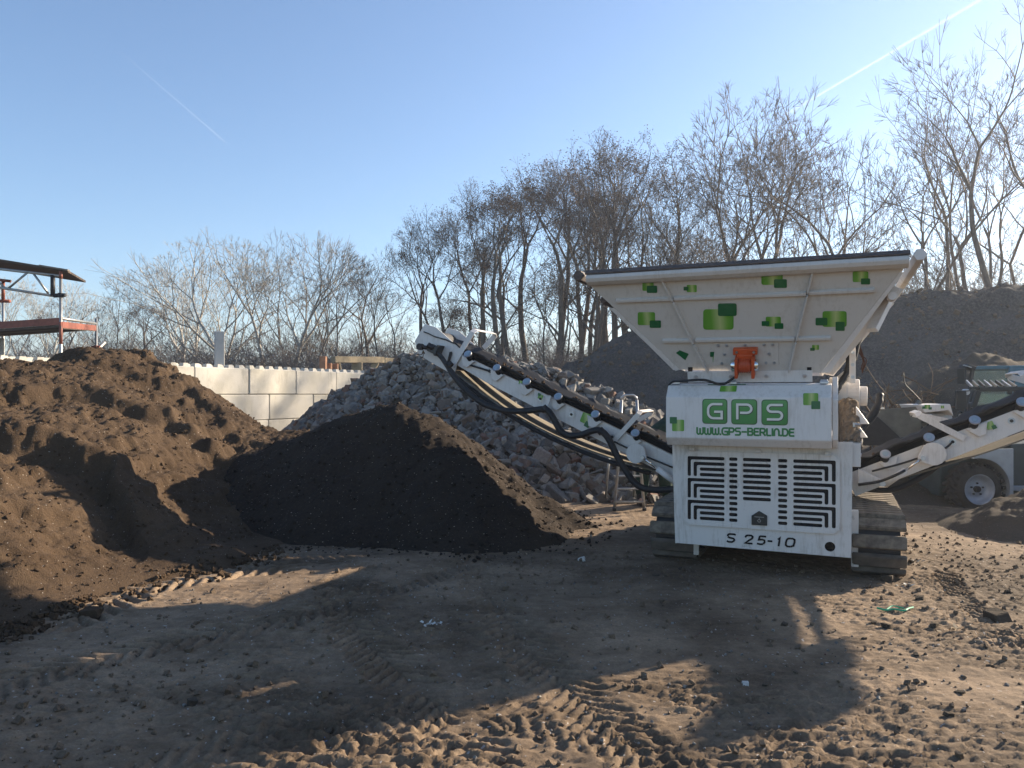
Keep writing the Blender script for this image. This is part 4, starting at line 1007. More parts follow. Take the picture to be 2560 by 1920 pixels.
for ch, xa, xb in (('S', 1817, 1837), ('2', 1861, 1881), ('5', 1892, 1913), ('-', 1918, 1931), ('1', 1941, 1953), ('0', 1962, 1987)):
    A_ = mp(xa, 1345 + (xa - 1817) * .08, y=PY); B_ = mp(xb, 1330, y=PY); mb = MB(); wdt = B_.x - A_.x; hh = .072
    zz = mp(xa, 1354 + (xa - 1817) * .079, y=PY).z
    for s_ in ST[ch]: stroke(mb, [(A_.x + a * wdt + b * .008, zz + b * hh) for a, b in s_], .0165, frp, .002, .0035)
    mb.build('stencil_character', 'black_void', MAC)
# ---- hood with the name
HY = -.5
hx0, hx1 = -.868, .522
prof = [(.0, 1.235), (HY + .13, 1.165), (HY + .06, 1.165), (HY, 1.235), (HY, 1.60), (HY + .10, 1.705), (HY + .22, 1.725), (0, 1.725)]
mb = MB(); mb.prism([(hx0, y, z) for y, z in prof], (hx1 - hx0, 0, 0)); hood = part('front_hood', mb, 'white_paint', bev=.008)
mb = MB(); mb.prism([(hx1 + .004, y, z) for y, z in [(-.36, 1.17), (-.42, 1.24), (-.42, 1.58), (-.2, 1.78), (.6, 1.78), (.6, 1.17)]], (.045, 0, 0)); part('side_cheek', mb, 'white_paint', bev=.006)
LX = hx1 + .055; LW = .175
mb = MB(); mb.prism([(LX, y, z) for y, z in [(-.215, 1.0), (-.215, 1.20), (.30, 1.55), (1.6, 1.55), (1.6, 1.0)]], (LW, 0, 0)); led = part('side_ledge', mb, 'dirty_white_paint', bev=.006)
r_2 = random.Random(9); mb = MB(); nx, ny = 10, 40; vs = []
for j in range(ny + 1):
    for i in range(nx + 1):
        e = min(i, nx - i) / nx * 2; yy = -.214 + .9 * j / ny
        vs.append((LX + LW * i / nx, yy, min(1.20 + (yy + .215) * .68, 1.55) + .004 + .014 * e + r_2.uniform(0, .03) * min(1, e * 3)))
mb.add(vs, [(j * (nx + 1) + i, j * (nx + 1) + i + 1, (j + 1) * (nx + 1) + i + 1, (j + 1) * (nx + 1) + i) for j in range(ny) for i in range(nx)])
part('caked_mud', mb, 'mud_cake', led)
frh = lambda a, b, c_: Vector((a, HY - c_, b))
def hp(cx, cy): p = mp(1640 + cx / 4.424, 900 + cy / 4.424, y=HY); return p
for ch, (cx0, cy0, cx1, cy1) in (('G', (512, 430, 790, 705)), ('P', (832, 434, 1120, 712)), ('S', (1166, 438, 1460, 720))):
    a, b = hp(cx0, cy1), hp(cx1, cy0); r = .032
    def tile(ins, h0, h1, name, mat, par):
        q = [(a.x + ins, HY - h0, a.z + ins), (b.x - ins, HY - h0, a.z + ins), (b.x - ins, HY - h0, b.z - ins), (a.x + ins, HY - h0, b.z - ins)]
        mb = MB(); mb.prism(rpoly(q, r - ins * .5, 5), (0, h0 - h1, 0)); return mb.build(name, mat, par, bev=.003)
    tl = tile(0, 0, .004, 'name_tile', 'tile_rim', hood); tile(.008, .004, .007, 'tile_face', 'tile_green', hood)
    w0, h0_ = b.x - a.x, b.z - a.z
    cw, st = GL[ch]
    for nm, wid, hh, mt, dx in (('letter_outline', .029, .009, 'letter_shadow', .003), ('letter', .020, .012, 'letter_silver', 0)):
        mb = MB()
        for s_ in st: stroke(mb, [(a.x + w0 * (.24 + .54 * u) + dx, a.z + h0_ * (.23 + .56 * v_) - dx) for u, v_ in s_], wid, frh, .006, hh)
        mb.build(nm, mt, hood)
a, b = hp(455, 822), hp(1525, 822)
word(hood, 'WWW.GPS-BERLIN.DE', a.x, b.x, (a.z + b.z) / 2 - .006, .058, .0155, frh, 'text_green')
def decal(quad, mat, parent, nrm, h, r=.2):
    q = [Vector(p) + nrm * h for p in quad]; e = (q[0] - q[1]).length
    mb = MB(); mb.add(rpoly(q, e * r, 4), [tuple(range(20))]); me = mb.build('green_decal', mat, parent)
    if me.data.polygons[0].normal.dot(nrm) < 0: me.data.flip_normals()
    return me
nF = Vector((0, -1, 0))
def hdec(x0, y0, x1, y1, mat, h): decal([hp(x0, y0), hp(x1, y0), hp(x1, y1), hp(x0, y1)], mat, hood, nF, h, .1)
hdec(1628, 366, 1795, 500, 'decal_green', .002); hdec(1718, 455, 1816, 543, 'decal_dark', .004)
hdec(178, 660, 312, 787, 'decal_green', .002); hdec(153, 630, 232, 703, 'decal_dark', .004)
nC = Vector((0, -.105, .10)).normalized(); cp = Vector((0, HY, 1.6))
def cpp(cx, cy): return mp(1640 + cx / 4.424, 900 + cy / 4.424, pl=(cp, nC))
decal([cpp(715, 288), cpp(897, 284), cpp(888, 352), cpp(700, 352)], 'decal_green', hood, nC, .002, .06)
nT = Vector((0, -.02, .12)).normalized()
for x0 in (-.45, -.25): mb = MB(); mb.box((x0, HY + .14, 1.716), (.13, .03, .004), Matrix.Rotation(R(9), 3, 'X')); mb.build('green_decal', 'decal_dark', hood)
for x0 in (hx0 + .06, hx1 - .06, -.3):
    mb = MB(); mb.box((x0, HY + .16, 1.728), (.07, .04, .02)); mb.cyl((x0 - .03, HY + .15, 1.745), (x0 + .03, HY + .15, 1.745), .01, 8); part('hood_catch', mb, 'zinc', hood, bev=.003)
# ---- hopper
B0 = Vector((0, -.28, 1.80)); E1 = Vector((0, -.47, .86)).normalized(); EN = Vector((0, -.86, -.47)).normalized(); EX = Vector((1, 0, 0))
def pq(px, py, h=0): return mp(px, py, pl=(B0, EN)) + EN * h
def pc(cx, cy, h=0): return pq(1400 + cx / 2.304, 600 + cy / 2.304, h)
TLp, TRp, BRp, BLp = pq(1462, 702), pq(2268, 657), pq(2052, 932), pq(1702, 925)
mb = MB(); mb.prism([BLp, BRp, TRp, TLp], -EN * .012); hop = part('hopper', mb, 'hopper_paint', bev=.002)
yb = 1.55; dl = .46
TLb, TRb = Vector((TLp.x, yb, TLp.z)), Vector((TRp.x, yb, TRp.z)); BLb, BRb = Vector((BLp.x, yb - dl, BLp.z)), Vector((BRp.x, yb - dl, BRp.z))
g_ = .013
for nm, q, off in (('hopper_side', [BLp, TLp, TLb, BLb], (.012, 0, 0)), ('hopper_side', [BRp, TRp, TRb, BRb], (-.012, 0, 0)), ('hopper_back', [BLb, BRb, TRb, TLb], (0, -.012, 0))):
    q = [p + Vector((0, g_ if p.y < 0 else 0, 0)) for p in q]; mb = MB(); mb.prism(q, off); part(nm, mb, 'hopper_paint' if nm != 'hopper_side' else 'white_paint', hop)
# side frames (gussets) outside the right plate
for yy in (-.05, .5, 1.1):
    mb = MB(); mb.prism([Vector((BRp.x + .015, yy, BRp.z + .02)), Vector((BRp.x + .10, yy, BRp.z)), Vector((TRp.x + .03, yy, TRp.z - .12)), Vector((TRp.x - .03, yy, TRp.z - .10))], (0, .02, 0)); part('side_rib', mb, 'white_paint', hop, bev=.003)
    mb = MB(); mb.prism([Vector((BLp.x - .015, yy, BLp.z + .02)), Vector((BLp.x - .10, yy, BLp.z)), Vector((TLp.x - .03, yy, TLp.z - .12)), Vector((TLp.x + .03, yy, TLp.z - .10))], (0, .02, 0)); part('side_rib', mb, 'white_paint', hop, bev=.003)
# flat gusset strips along the front plate edges
for A_, B_, s in ((TRp.lerp(BRp, .08), BRp, 1), (TLp.lerp(BLp, .3), BLp, -1)):
    mb = MB(); mb.prism([A_ + Vector((s * .002, 0, 0)), B_ + Vector((s * .002, 0, 0)), B_ + Vector((s * .07, .0, 0)), A_ + Vector((s * .03, 0, 0))], (0, .014, 0)); part('edge_gusset', mb, 'white_paint', hop, bev=.002)
# ribs on the front plate
def rib(p, q, wdt, dep, name='rib'):
    p, q = Vector(p), Vector(q); d = (q - p).normalized(); s_ = d.cross(EN).normalized(); mb = MB()
    pts = [p - s_ * wdt / 2 - EN * .0, p + s_ * wdt / 2, p + s_ * wdt * .3 + EN * dep, p - s_ * wdt * .3 + EN * dep]
    mb.prism(pts, q - p); part(name, mb, 'hopper_paint', hop, bev=.003)
rib(pc(592, 228), pc(652, 345), .022, .045, 'vertical_rib'); rib(pc(655, 352), pc(768, 590), .022, .045, 'vertical_rib'); rib(pc(772, 598), pc(855, 755), .022, .045, 'vertical_rib')
rib(pc(1455, 182), pc(1428, 300), .02, .045, 'vertical_rib'); rib(pc(1426, 312), pc(1362, 572), .02, .045, 'vertical_rib'); rib(pc(1360, 582), pc(1318, 755), .02, .045, 'vertical_rib')
for (x0, y0, x1, y1) in ((325, 348, 646, 336), (660, 334, 1418, 306), (1434, 302, 1812, 285), (592, 578, 762, 576), (782, 575, 1352, 566), (1368, 565, 1560, 562)):
    rib(pc(x0, y0, .001), pc(x1, y1, .001), .042, .03, 'horizontal_rib')
# decals on the plate
for (x0, y0, x1, y1, m_, h) in ((475, 243, 540, 292, 0, 2), (500, 262, 560, 304, 1, 4), (730, 258, 788, 300, 0, 2), (712, 268, 740, 290, 1, 4), (1160, 190, 1283, 258, 0, 2), (1233, 225, 1307, 275, 1, 4),
        (1686, 180, 1776, 242, 0, 2), (1733, 220, 1786, 255, 1, 4), (448, 415, 548, 490, 0, 2), (517, 462, 582, 505, 1, 4), (825, 398, 1000, 516, 0, 2), (910, 364, 1018, 437, 1, 4),
        (1185, 441, 1272, 498, 0, 2), (1162, 466, 1205, 494, 1, 4), (1236, 478, 1287, 511, 1, 4), (1512, 409, 1651, 500, 0, 2), (1472, 447, 1540, 491, 1, 4), (1587, 470, 1640, 522, 1, 4),
        (1452, 604, 1492, 632, 0, 2), (1441, 620, 1467, 637, 1, 4), (865, 643, 903, 672, 1, 4), (880, 668, 907, 705, 0, 2)):
    decal([pc(x0, y0), pc(x1, y0), pc(x1 , y1), pc(x0, y1)], 'decal_dark' if m_ else 'decal_green', hop, EN, h * .001 + .0005, .12)
decal([pc(668, 650), pc(690, 634), pc(742, 655), pc(722, 692)], 'decal_dark', hop, EN, .003, .1)
# lip
LZ = 2.70; A_, B_ = mp(1468, 697, y=-.79), mp(2272, 650, y=-.79); z_ = (A_.z + B_.z) / 2
mb = MB(); lp = [(-.75, z_ - .06), (-.79, z_ - .058), (-.83, z_ - .035), (-.845, z_ - .005), (-.835, z_ + .025), (-.80, z_ + .04), (-.75, z_ + .04)]
mb.prism([(A_.x, y, z) for y, z in lp], (B_.x - A_.x, 0, 0)); part('rim_lip', mb, 'hopper_paint', hop, bev=.004)
mb = MB(); lp = [(-.74, z_ + .043), (-.80, z_ + .043), (-.832, z_ + .03), (-.84, z_ + .042), (-.80, z_ + .078), (-.74, z_ + .082)]
mb.prism([(A_.x - .01, y, z) for y, z in lp], (B_.x - A_.x + .02, 0, 0)); part('rim_wear_strip', mb, 'rim_wear', hop, bev=.006)
for s, X_ in ((-1, A_.x), (1, B_.x)):
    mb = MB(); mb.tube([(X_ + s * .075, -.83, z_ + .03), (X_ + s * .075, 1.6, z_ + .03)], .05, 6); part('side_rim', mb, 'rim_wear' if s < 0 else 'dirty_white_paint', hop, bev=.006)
for (px, py, s) in ((1522, 745, -1), (2222, 722, 1)):
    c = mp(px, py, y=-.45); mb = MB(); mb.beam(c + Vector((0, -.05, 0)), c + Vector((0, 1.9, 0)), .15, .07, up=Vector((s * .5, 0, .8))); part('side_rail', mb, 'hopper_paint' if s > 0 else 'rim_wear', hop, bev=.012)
    if s > 0:
        mb = MB(); mb.cyl(c + Vector((.02, -.10, -.07)), c + Vector((.02, .05, -.07)), .035, 14); part('pivot_pin', mb, 'white_paint', hop, bev=.003)
        mb = MB(); mb.beam(c + Vector((.01, .3, -.05)), c + Vector((-.12, .1, -.33)), .09, .05); part('strut', mb, 'white_paint', hop, bev=.005)
# skirt with bolts
s0, s1 = mp(1719, 931, y=-.32), mp(2031, 950, y=-.32)
mb = MB(); mb.prism([(s0.x, -.30, 1.735), (s1.x, -.30, 1.735), (s1.x, -.335, 1.835), (s0.x, -.335, 1.835)], (0, .012, 0)); part('hopper_skirt', mb, 'white_paint', hop, bev=.002)
for f in (.07, .36, .645, .94):
    mb = MB(); c = Vector((s0.x + (s1.x - s0.x) * f, -.322, 1.787)); mb.cyl(c, c + Vector((0, -.012, -.002)), .017, 14); mb.cyl(c + Vector((0, -.012, 0)), c + Vector((0, -.022, -.003)), .010, 6); part('bolt', mb, 'zinc', hop)
for cx in (752, 1437):
    mb = MB(); mb.prism([pc(cx - 14, 732, .001), pc(cx + 12, 732, .001), pc(cx + 12, 758, .001), pc(cx - 14, 758, .001)], EN * .002); part('drain_notch', mb, 'black_void', hop)
# mounting plate + bolts + vibrator motor
mb = MB(); mb.prism(rpoly([pc(895, 595), pc(1258, 586), pc(1262, 720), pc(880, 722)], .01), EN * .006); part('mount_plate', mb, 'hopper_paint', hop, bev=.002)
for cx, cy in ((912, 606), (960, 606), (1067, 604), (1176, 602), (1226, 602), (948, 658), (1205, 655), (932, 709), (1187, 706), (1235, 706)):
    c = pc(cx, cy, .006); mb = MB(); mb.cyl(c, c + EN * .006, .013, 12); mb.cyl(c + EN * .006, c + EN * .016, .008, 6); part('bolt', mb, 'zinc', hop)
mc_ = pc(1068, 702, .07)
mb = MB(); mb.tube([pc(1020, 665, .05), pc(1118, 665, .05)], .001, 4)
vm_ = MB()
prof_ = [(-.055, .048), (-.05, .056), (-.02, .060), (.02, .060), (.05, .056), (.055, .048)]
vm_.tube([mc_ + EX * a for a, _ in prof_], [b for _, b in prof_], 18)
vm_.prism([pc(1000, 614, .01), pc(1140, 610, .01), pc(1140, 645, .01), pc(1000, 648, .01)], EN * .05)
vm_.prism([pc(1022, 645, .012), pc(1112, 643, .012), pc(1112, 690, .012), pc(1022, 692, .012)], EN * .055)
for x0, x1 in ((1013, 1030), (1108, 1126)): vm_.prism([pc(x0, 655, .01), pc(x1, 655, .01), pc(x1 + 2, 762, .01), pc(x0, 762, .01)], EN * .12)
vmo = part('vibrator_motor', vm_, 'orange_enamel', smooth=False, bev=.006)
for k in range(5):
    mb = MB(); cc = mc_ + EX * (-.04 + k * .02); mb.cyl(cc - EX * .002, cc + EX * .002, .066, 20); part('cooling_fin', mb, 'orange_enamel', vmo)
for s in (-1, 1):
    mb = MB(); ax = [(.056, .050), (.06, .055), (.10, .055), (.115, .050), (.12, .04)]; mb.tube([mc_ + EX * s * a for a, _ in ax], [b for _, b in ax], 22); part('end_cover', mb, 'chrome', vmo, True)
for cx in (1022, 1120):
    c = pc(cx - 0, 628, .062); mb = MB(); mb.cyl(c, c + EN * .012, .012, 6); part('bolt', mb, 'zinc', vmo)
def smoothpath(pts, n=6):
    pts = [Vector(p) for p in pts]; out = []
    P = [pts[0] * 2 - pts[1]] + pts + [pts[-1] * 2 - pts[-2]]
    for i in range(1, len(P) - 2):
        for j in range(n):
            t_ = j / n; a, b, c, d = P[i - 1], P[i], P[i + 1], P[i + 2]
            out.append(.5 * (2 * b + (c - a) * t_ + (2 * a - 5 * b + 4 * c - d) * t_ ** 2 + (3 * b - a - 3 * c + d) * t_ ** 3))
    return out + [pts[-1]]
mb = MB(); mb.tube(smoothpath([pc(1030, 745, .08), pc(1000, 765, .12), pc(940, 790, .14), mp(1760, 950, y=-.46), mp(1710, 952, y=-.44), mp(1684, 953, y=-.38), mp(1672, 962, y=-.36)]), .0115, 8); part('motor_cable', mb, 'cable_black', smooth=True)
# right-hand drive drum, brackets, hoses
c = mp(2140, 990, y=.75)
mb = MB(); mb.box((c.x - .16, .75, c.z), (.16, .34, .36)); mb.cyl((c.x - .14, .75, c.z), (c.x + .03, .75, c.z), .165, 26); mb.cyl((c.x + .03, .75, c.z), (c.x + .10, .75, c.z), .095, 22); part('drive_drum', mb, 'white_paint', bev=.008)
mb = MB(); mb.prism([(c.x - .2, .5, c.z + .16), (c.x - .05, .5, c.z + .13), (c.x - .05, .5, c.z + .22), (c.x - .1, .5, c.z + .25)], (0, .02, 0)); part('lifting_eye', mb, 'white_paint', bev=.004)
for yy, zz in ((.1, 1.42), (.45, 1.28)):
    mb = MB(); mb.prism([(hx1 + .20, yy, zz - .06), (hx1 + .20, yy, zz + .10), (hx1 + .31, yy, zz - .06)], (0, .03, 0)); part('bracket', mb, 'white_paint', bev=.004)
mb = MB(); mb.box((hx1 + .17, .05, 1.95), (.05, .04, .45)); part('bolted_strip', mb, 'white_paint', bev=.004)
for k in range(4):
    mb = MB(); q = Vector((hx1 + .17, .03, 1.78 + k * .11)); mb.cyl(q, q + Vector((0, -.02, 0)), .016, 8); part('bolt', mb, 'zinc')
hs = [([(2130, 828, .2), (2100, 860, .15), (2082, 893, .05), (2108, 880, .12), (2135, 850, .25)], .045), ([(2135, 830, .3), (2126, 880, .3), (2118, 930, .3), (2095, 968, .2), (2088, 985, .2)], .03),
      ([(2150, 835, .45), (2132, 900, .4), (2122, 940, .35)], .03), ([(2200, 985, .9), (2196, 1010, .85), (2175, 1045, .8), (2150, 1080, .7), (2146, 1120, .6)], .035), ([(2205, 1000, .9), (2190, 1040, .8), (2160, 1075, .7), (2150, 1110, .6)], .012)]
for pts_, r_0 in hs:
    mb = MB(); P_ = smoothpath([mp(a, b, y=c_) for a, b, c_ in pts_], 5); mb.tube(P_, [r_0 * (1 + .12 * math.sin(i * 2.2)) for i in range(len(P_))], 8); part('hydraulic_hose', mb, 'hose_black', smooth=True)
for k, (px, py) in enumerate(((2140, 795), (2150, 786), (2160, 778), (2128, 815), (2140, 822), (2148, 812), (2131, 830))):
    q = mp(px, py, y=.3); mb = MB(); mb.cyl(q, q + Vector((.02, -.02, .045)), .014, 6); mb.cyl(q + Vector((.003, -.003, .01)), q + Vector((.012, -.012, .03)), .02, 6); part('hose_coupling', mb, 'zinc')
for k in range(7):
    py = 1062 + k * 15; q = mp(2137 + (k % 2) * 3, py, y=-.05); mb = MB(); mb.cyl(q, q + Vector((.045, 0, 0)), .016, 6); mb.box(q + Vector((.0, .02, 0)), (.03, .05, .035)); part('hose_coupling', mb, 'zinc')
# rusty wires hanging from the hopper side
for k in range(4):
    P_ = smoothpath([mp(2150 - k * 3, 838, y=.5), mp(2147 + k * 4, 880 + k * 5, y=.5), mp(2166 - k * 4, 900 + 5 * k, y=.5), mp(2156, 930 + k, y=.5)], 4); mb = MB(); mb.tube(P_, .004, 4); part('rusty_wire', mb, 'rust_wire')
mb = MB(); q = mp(1741, 1372, y=-.02); mb.box(q, (.05, .03, .11)); part('tow_bracket', mb, 'hopper_paint', bev=.004)
mb = MB(); q = mp(2137, 1345, y=.1); mb.box(q, (.06, .1, .5)); part('track_guard', mb, 'dirty_white_paint', bev=.004)

# ---- conveyors
def conveyor(s, z0, k, head, tail, tubes, lab, y0=1.2):
    """s = side (+1/-1); the centre line rises by k per metre away from the body"""
    y1 = y0 + .62
    ca = 1 / math.hypot(1, k); ex = Vector((s, 0, k)).normalized(); eu = Vector((-s * k, 0, 1)).normalized()
    def C(d, u, y=y0): return Vector((s * d, y, z0 + k * d)) + eu * u
    mb = MB()
    mb.prism([C(tail, -.06), C(tail, -.30), C(head - 1.0, -.24), C(head - .55, -.20), C(head - .55, -.055)], (0, .012, 0)); cv = part('conveyor', mb, MI, bev=.003, label=lab)
    mb = MB(); mb.prism([C(tail, -.06, y1), C(tail, -.30, y1), C(head - 1.0, -.24, y1), C(head - .55, -.20, y1), C(head - .55, -.055, y1)], (0, .012, 0)); part('far_side_plate', mb, MI, cv)
    for yy, nm in ((y0 - .016, 'head_plate'), (y1 + .014, 'head_plate')):
        mb = MB(); mb.prism([C(head - .62, -.34, yy), C(head - .10, -.30, yy), C(head + .02, -.16, yy), C(head - .02, .10, yy), C(head - .18, .12, yy), C(head - .58, .0, yy)], (0, .014, 0)); part(nm, mb, MI, cv, bev=.004)
    mb = MB(); mb.cyl(C(head - .12, -.08, y0 + .03), C(head - .12, -.08, y1 - .03), .125, 22); part('head_drum', mb, 'rubber', cv, True)
    # troughed belt: near wing, bed and far wing, in ragged strips along its length
    n = 46; vs = []
    prof = [(y0 - .03, .042), (y0 + .02, .022), (y0 + .16, -.06), (y1 - .16, -.06), (y1 - .02, .022), (y1 + .03, .042)]
    for i in range(n + 1):
        d = tail + (head - .05 - tail) * i / n; wv = .012 * math.sin(i * 1.1) + .008 * math.sin(i * 2.7)
        fl = 1 if i < n - 6 else 1 - (i - n + 6) / 6 * .75
        for y, u in prof: vs.append(C(d, (u + wv * (u > .03)) * fl, y))
        for y, u in prof[::-1]: vs.append(C(d, (u + wv * (u > .03)) * fl - .014, y))
    m_ = 12
    mb = MB(); mb.add(vs, [(i * m_ + j, i * m_ + (j + 1) % m_, (i + 1) * m_ + (j + 1) % m_, (i + 1) * m_ + j) for i in range(n) for j in range(m_)]); part('belt', mb, 'belt_rubber', cv)
    # dark skirt under the wing, between belt and side plate
    mb = MB(); mb.prism([C(tail, .015, y0 + .05), C(tail, -.06, y0 + .05), C(head - .5, -.055, y0 + .05), C(head - .5, .015, y0 + .05)], (0, .01, 0)); part('belt_skirt', mb, 'black_void', cv)
    # sagging return belt
    vs = []; n = 30
    for i in range(n + 1):
        f = i / n; d = tail + (head - .25 - tail) * f; u = -.20 - .26 * math.sin(math.pi * min(1, f * 1.02)) ** .8 if s < 0 else -.24 - .10 * math.sin(math.pi * f)
        if s < 0 and f > .9: u = -.2 - .18 * (1 - f) / .1
        for yy, du in ((y0 + .03, -.014), (y0 + .03, 0), (y1 - .03, 0), (y1 - .03, -.014)): vs.append(C(d, u + du, yy))
    mb = MB(); mb.add(vs, [(i * 4 + j, i * 4 + (j + 1) % 4, (i + 1) * 4 + (j + 1) % 4, (i + 1) * 4 + j) for i in range(n) for j in range(4)]); part('return_belt', mb, 'belt_dusty', cv)
    mb = MB()
    for i in range(n):
        if not (s < 0 and i > 14): continue
    # guard tray under the far half of the left belt
    if s < 0:
        pts_ = [C(tail + (head - .3 - tail) * f, -.245 - .27 * math.sin(math.pi * f) ** .8, y0 + .04) for f in [i / 24 for i in range(3, 24)]]
        mb = MB(); mb.tube(pts_, .026, 8); part('belt_edge_roll', mb, 'rubber', cv, True)
    for d in tubes:
        c = C(d, 0, y0 - .10); dn = (Vector((0, -.80, .60))).normalized()
        mb = MB(); mb.cyl(c - dn * .17, c - dn * .012, .040, 16); tb = part('roller_housing', mb, 'dark_steel', cv, True)
        mb = MB(); mb.cyl(c - dn * .012, c + dn * .004, .050, 18); part('roller_cap', mb, 'zinc', cv)
        mb = MB(); mb.cyl(c + dn * .004, c + dn * .008, .029, 14); part('roller_disc', mb, 'cap_metal', cv)
        mb = MB(); mb.prism([C(d - .09, -.06, y0 - .002), C(d + .09, -.06, y0 - .002), C(d + .03, -.17, y0 - .002), C(d - .03, -.17, y0 - .002)], (0, -.04, 0)); part('roller_bracket', mb, 'white_paint', cv, bev=.004)
    for d, u in ((tubes[2] + .2 if s < 0 else tubes[1] + .16, -.13), (tubes[0] + .22 if s < 0 else .80, -.17), (tubes[3] - .13 if s > 0 else tubes[1] + .26, -.14)):
        if d is None: continue
        for r0, h, mt in ((.052, .006, 'white_paint'), (.032, .014, 'zinc'), (.016, .022, 'dark_steel')):
            mb = MB(); c = C(d, u, y0); mb.cyl(c, c + Vector((0, -h, 0)), r0, 18); part('bearing', mb, mt, cv)
    return cv, C
TL_ = (1.539, 2.009, 2.463, 2.862, 3.253, 3.646)
cvL, CL = conveyor(-1, .502, .445, 4.36, .85, TL_, 'left conveyor reaching over the compost heap', 1.2)
TR_ = (1.016, 1.404, 1.795, 2.184, 2.57, 2.96)
cvR, CR = conveyor(1, .565, .454, 3.9, .62, TR_, 'right conveyor rising to the picture edge', 1.2)
def handle(cv, C, pts, w_=.055, y0=1.17, y1=1.86):
    # bent flat bar: up from the near side, across the belt, down the far side
    (d0, u0), (d1, u1), (d2, u2) = pts
    path = [C(d0, u0, y0), C(d1, u1, y0), C(d1 - .0, u1 + .035, y0 + .06), C(d1, u1 + .035, y1 - .06), C(d1, u1, y1), C(d0, u2, y1)]
    for a, b in zip(path[:-1], path[1:]):
        mb = MB(); dd = (b - a).normalized(); mb.beam(a - dd * .004, b + dd * .004, w_, .009, up=dd.cross(C(1, 0) - C(0, 0))); part('belt_guard_bar', mb, MI, cv, bev=.002)
handle(cvL, CL, ((3.80, -.24), (3.72, .26), (3.7, .05)), .07); handle(cvL, CL, ((2.00 - .28, -.2), (1.60, .20), (1.6, .02)))
handle(cvR, CR, ((1.66, -.14), (1.42, .22), (1.4, .02)), .06); handle(cvR, CR, ((2.5, -.14), (2.3, .22), (2.4, .02)), .06)
for px, py, r0 in ((1402 - 100, 954, .02),):
    q = mp(px, py, y=1.19); mb = MB(); mb.cyl(q, q + Vector((0, -.004, 0)), r0, 14); part('plate_hole', mb, 'black_void', cvL)
def cdec(cv, pl, pts, mat, h): decal([mp(a, b, y=pl) for a, b in pts], mat, cv, nF, h, .12)
L3 = lambda x, y: (1000 + x / 3.072, 820 + y / 3.072)
for pts_, mt, h in (([(1408, 645), (1478, 668), (1447, 748), (1380, 716)], 'decal_green', .003), ([(1432, 712), (1467, 728), (1446, 770), (1410, 748)], 'decal_dark', .005),
                    ([(1070, 505), (1102, 520), (1088, 556), (1056, 538)], 'decal_green', .003), ([(1062, 497), (1086, 506), (1080, 525), (1058, 518)], 'decal_dark', .005),
                    ([(918, 400), (943, 410), (935, 440), (910, 428)], 'decal_green', .003), ([(926, 425), (941, 430), (936, 446), (921, 441)], 'decal_dark', .005)):
    cdec(cvL, 1.185, [L3(*p) for p in pts_], mt, h)
R4 = lambda x, y: (2300 + x / 5.53, 1000 + y / 5.53)
cdec(cvR, 1.185, [R4(*p) for p in ((890, 325), (995, 283), (1045, 385), (940, 415))], 'decal_green', .003)
cdec(cvR, 1.185, [R4(*p) for p in ((983, 358), (1040, 340), (1070, 385), (1010, 412))], 'decal_dark', .005)
# lift plates and rams
def ram(cv, plate, pin, base, tipw=.02):
    c = mp(*plate, y=1.08); q = mp(*pin, y=1.08); b = mp(*base, y=1.06); d = (q - c)
    ang = math.atan2(d.z, d.x); pts = [c + Vector((.115 * math.cos(ang + t_), 0, .115 * math.sin(ang + t_))) for t_ in [R(60 + i * 24) for i in range(11)]] + \
        [q + Vector((.045 * math.cos(ang + t_), 0, .045 * math.sin(ang + t_))) for t_ in (R(-60), R(-20), R(20), R(60))]
    mb = MB(); mb.prism(pts, (0, .02, 0)); part('lift_plate', mb, MI, cv, bev=.004)
    mb = MB(); mb.cyl(q + Vector((0, -.03, 0)), q + Vector((0, .06, 0)), .024, 14); part('pin', mb, 'zinc', cv)
    m1 = q.lerp(b, .45); mb = MB(); mb.cyl(q, m1, .013, 12); part('ram_rod', mb, 'chrome', cv, True)
    mb = MB(); mb.cyl(m1, b, .034, 16); part('ram_cylinder', mb, MI, cv, True, 0)
    return b
ram(cvL, (1590, 1134), (1606, 1143), (1690, 1208)); ram(cvR, (2334, 1135), (2307, 1145), (2212, 1212))
# lower triangular mount right
P_ = [mp(a, b, y=1.0) for a, b in ((2146, 1172), (2196, 1196), (2213, 1204), (2210, 1216), (2146, 1212))]
mb = MB(); mb.prism(P_, (0, .05, 0)); part('ram_mount', mb, MI, bev=.004)
q = mp(2206, 1209, y=.99); mb = MB(); mb.cyl(q, q + Vector((0, -.02, 0)), .03, 14); part('pin', mb, 'zinc')
mb = MB(); mb.tube(smoothpath([mp(2145, 1212, y=.96), mp(2200, 1203, y=.96), mp(2245, 1185, y=.96), mp(2262, 1176, y=1.0)]), .014, 8); part('ram_hose', mb, 'cable_black', smooth=True)
mb = MB(); mb.tube(smoothpath([mp(2180, 1178, y=1.15), mp(2260, 1157, y=1.15), mp(2345, 1128, y=1.15), mp(2366, 1119, y=1.15), mp(2380, 1106, y=1.16)]), .010, 8); part('belt_cable', mb, 'cable_black', cvR, smooth=True)
mb = MB(); mb.tube(smoothpath([mp(1685, 1170, y=1.15), mp(1600, 1135, y=1.15), mp(1535, 1104, y=1.15)]), .010, 8); part('belt_cable', mb, 'cable_black', cvL, smooth=True)
# lower belly of the right conveyor dipping towards the ground
mb = MB(); mb.tube(smoothpath([mp(2140, 1222, y=1.3), mp(2230, 1224, y=1.3), mp(2300, 1195, y=1.3), mp(2360, 1150, y=1.3)]), .03, 8); part('return_roll', mb, 'rubber', cvR, smooth=True)
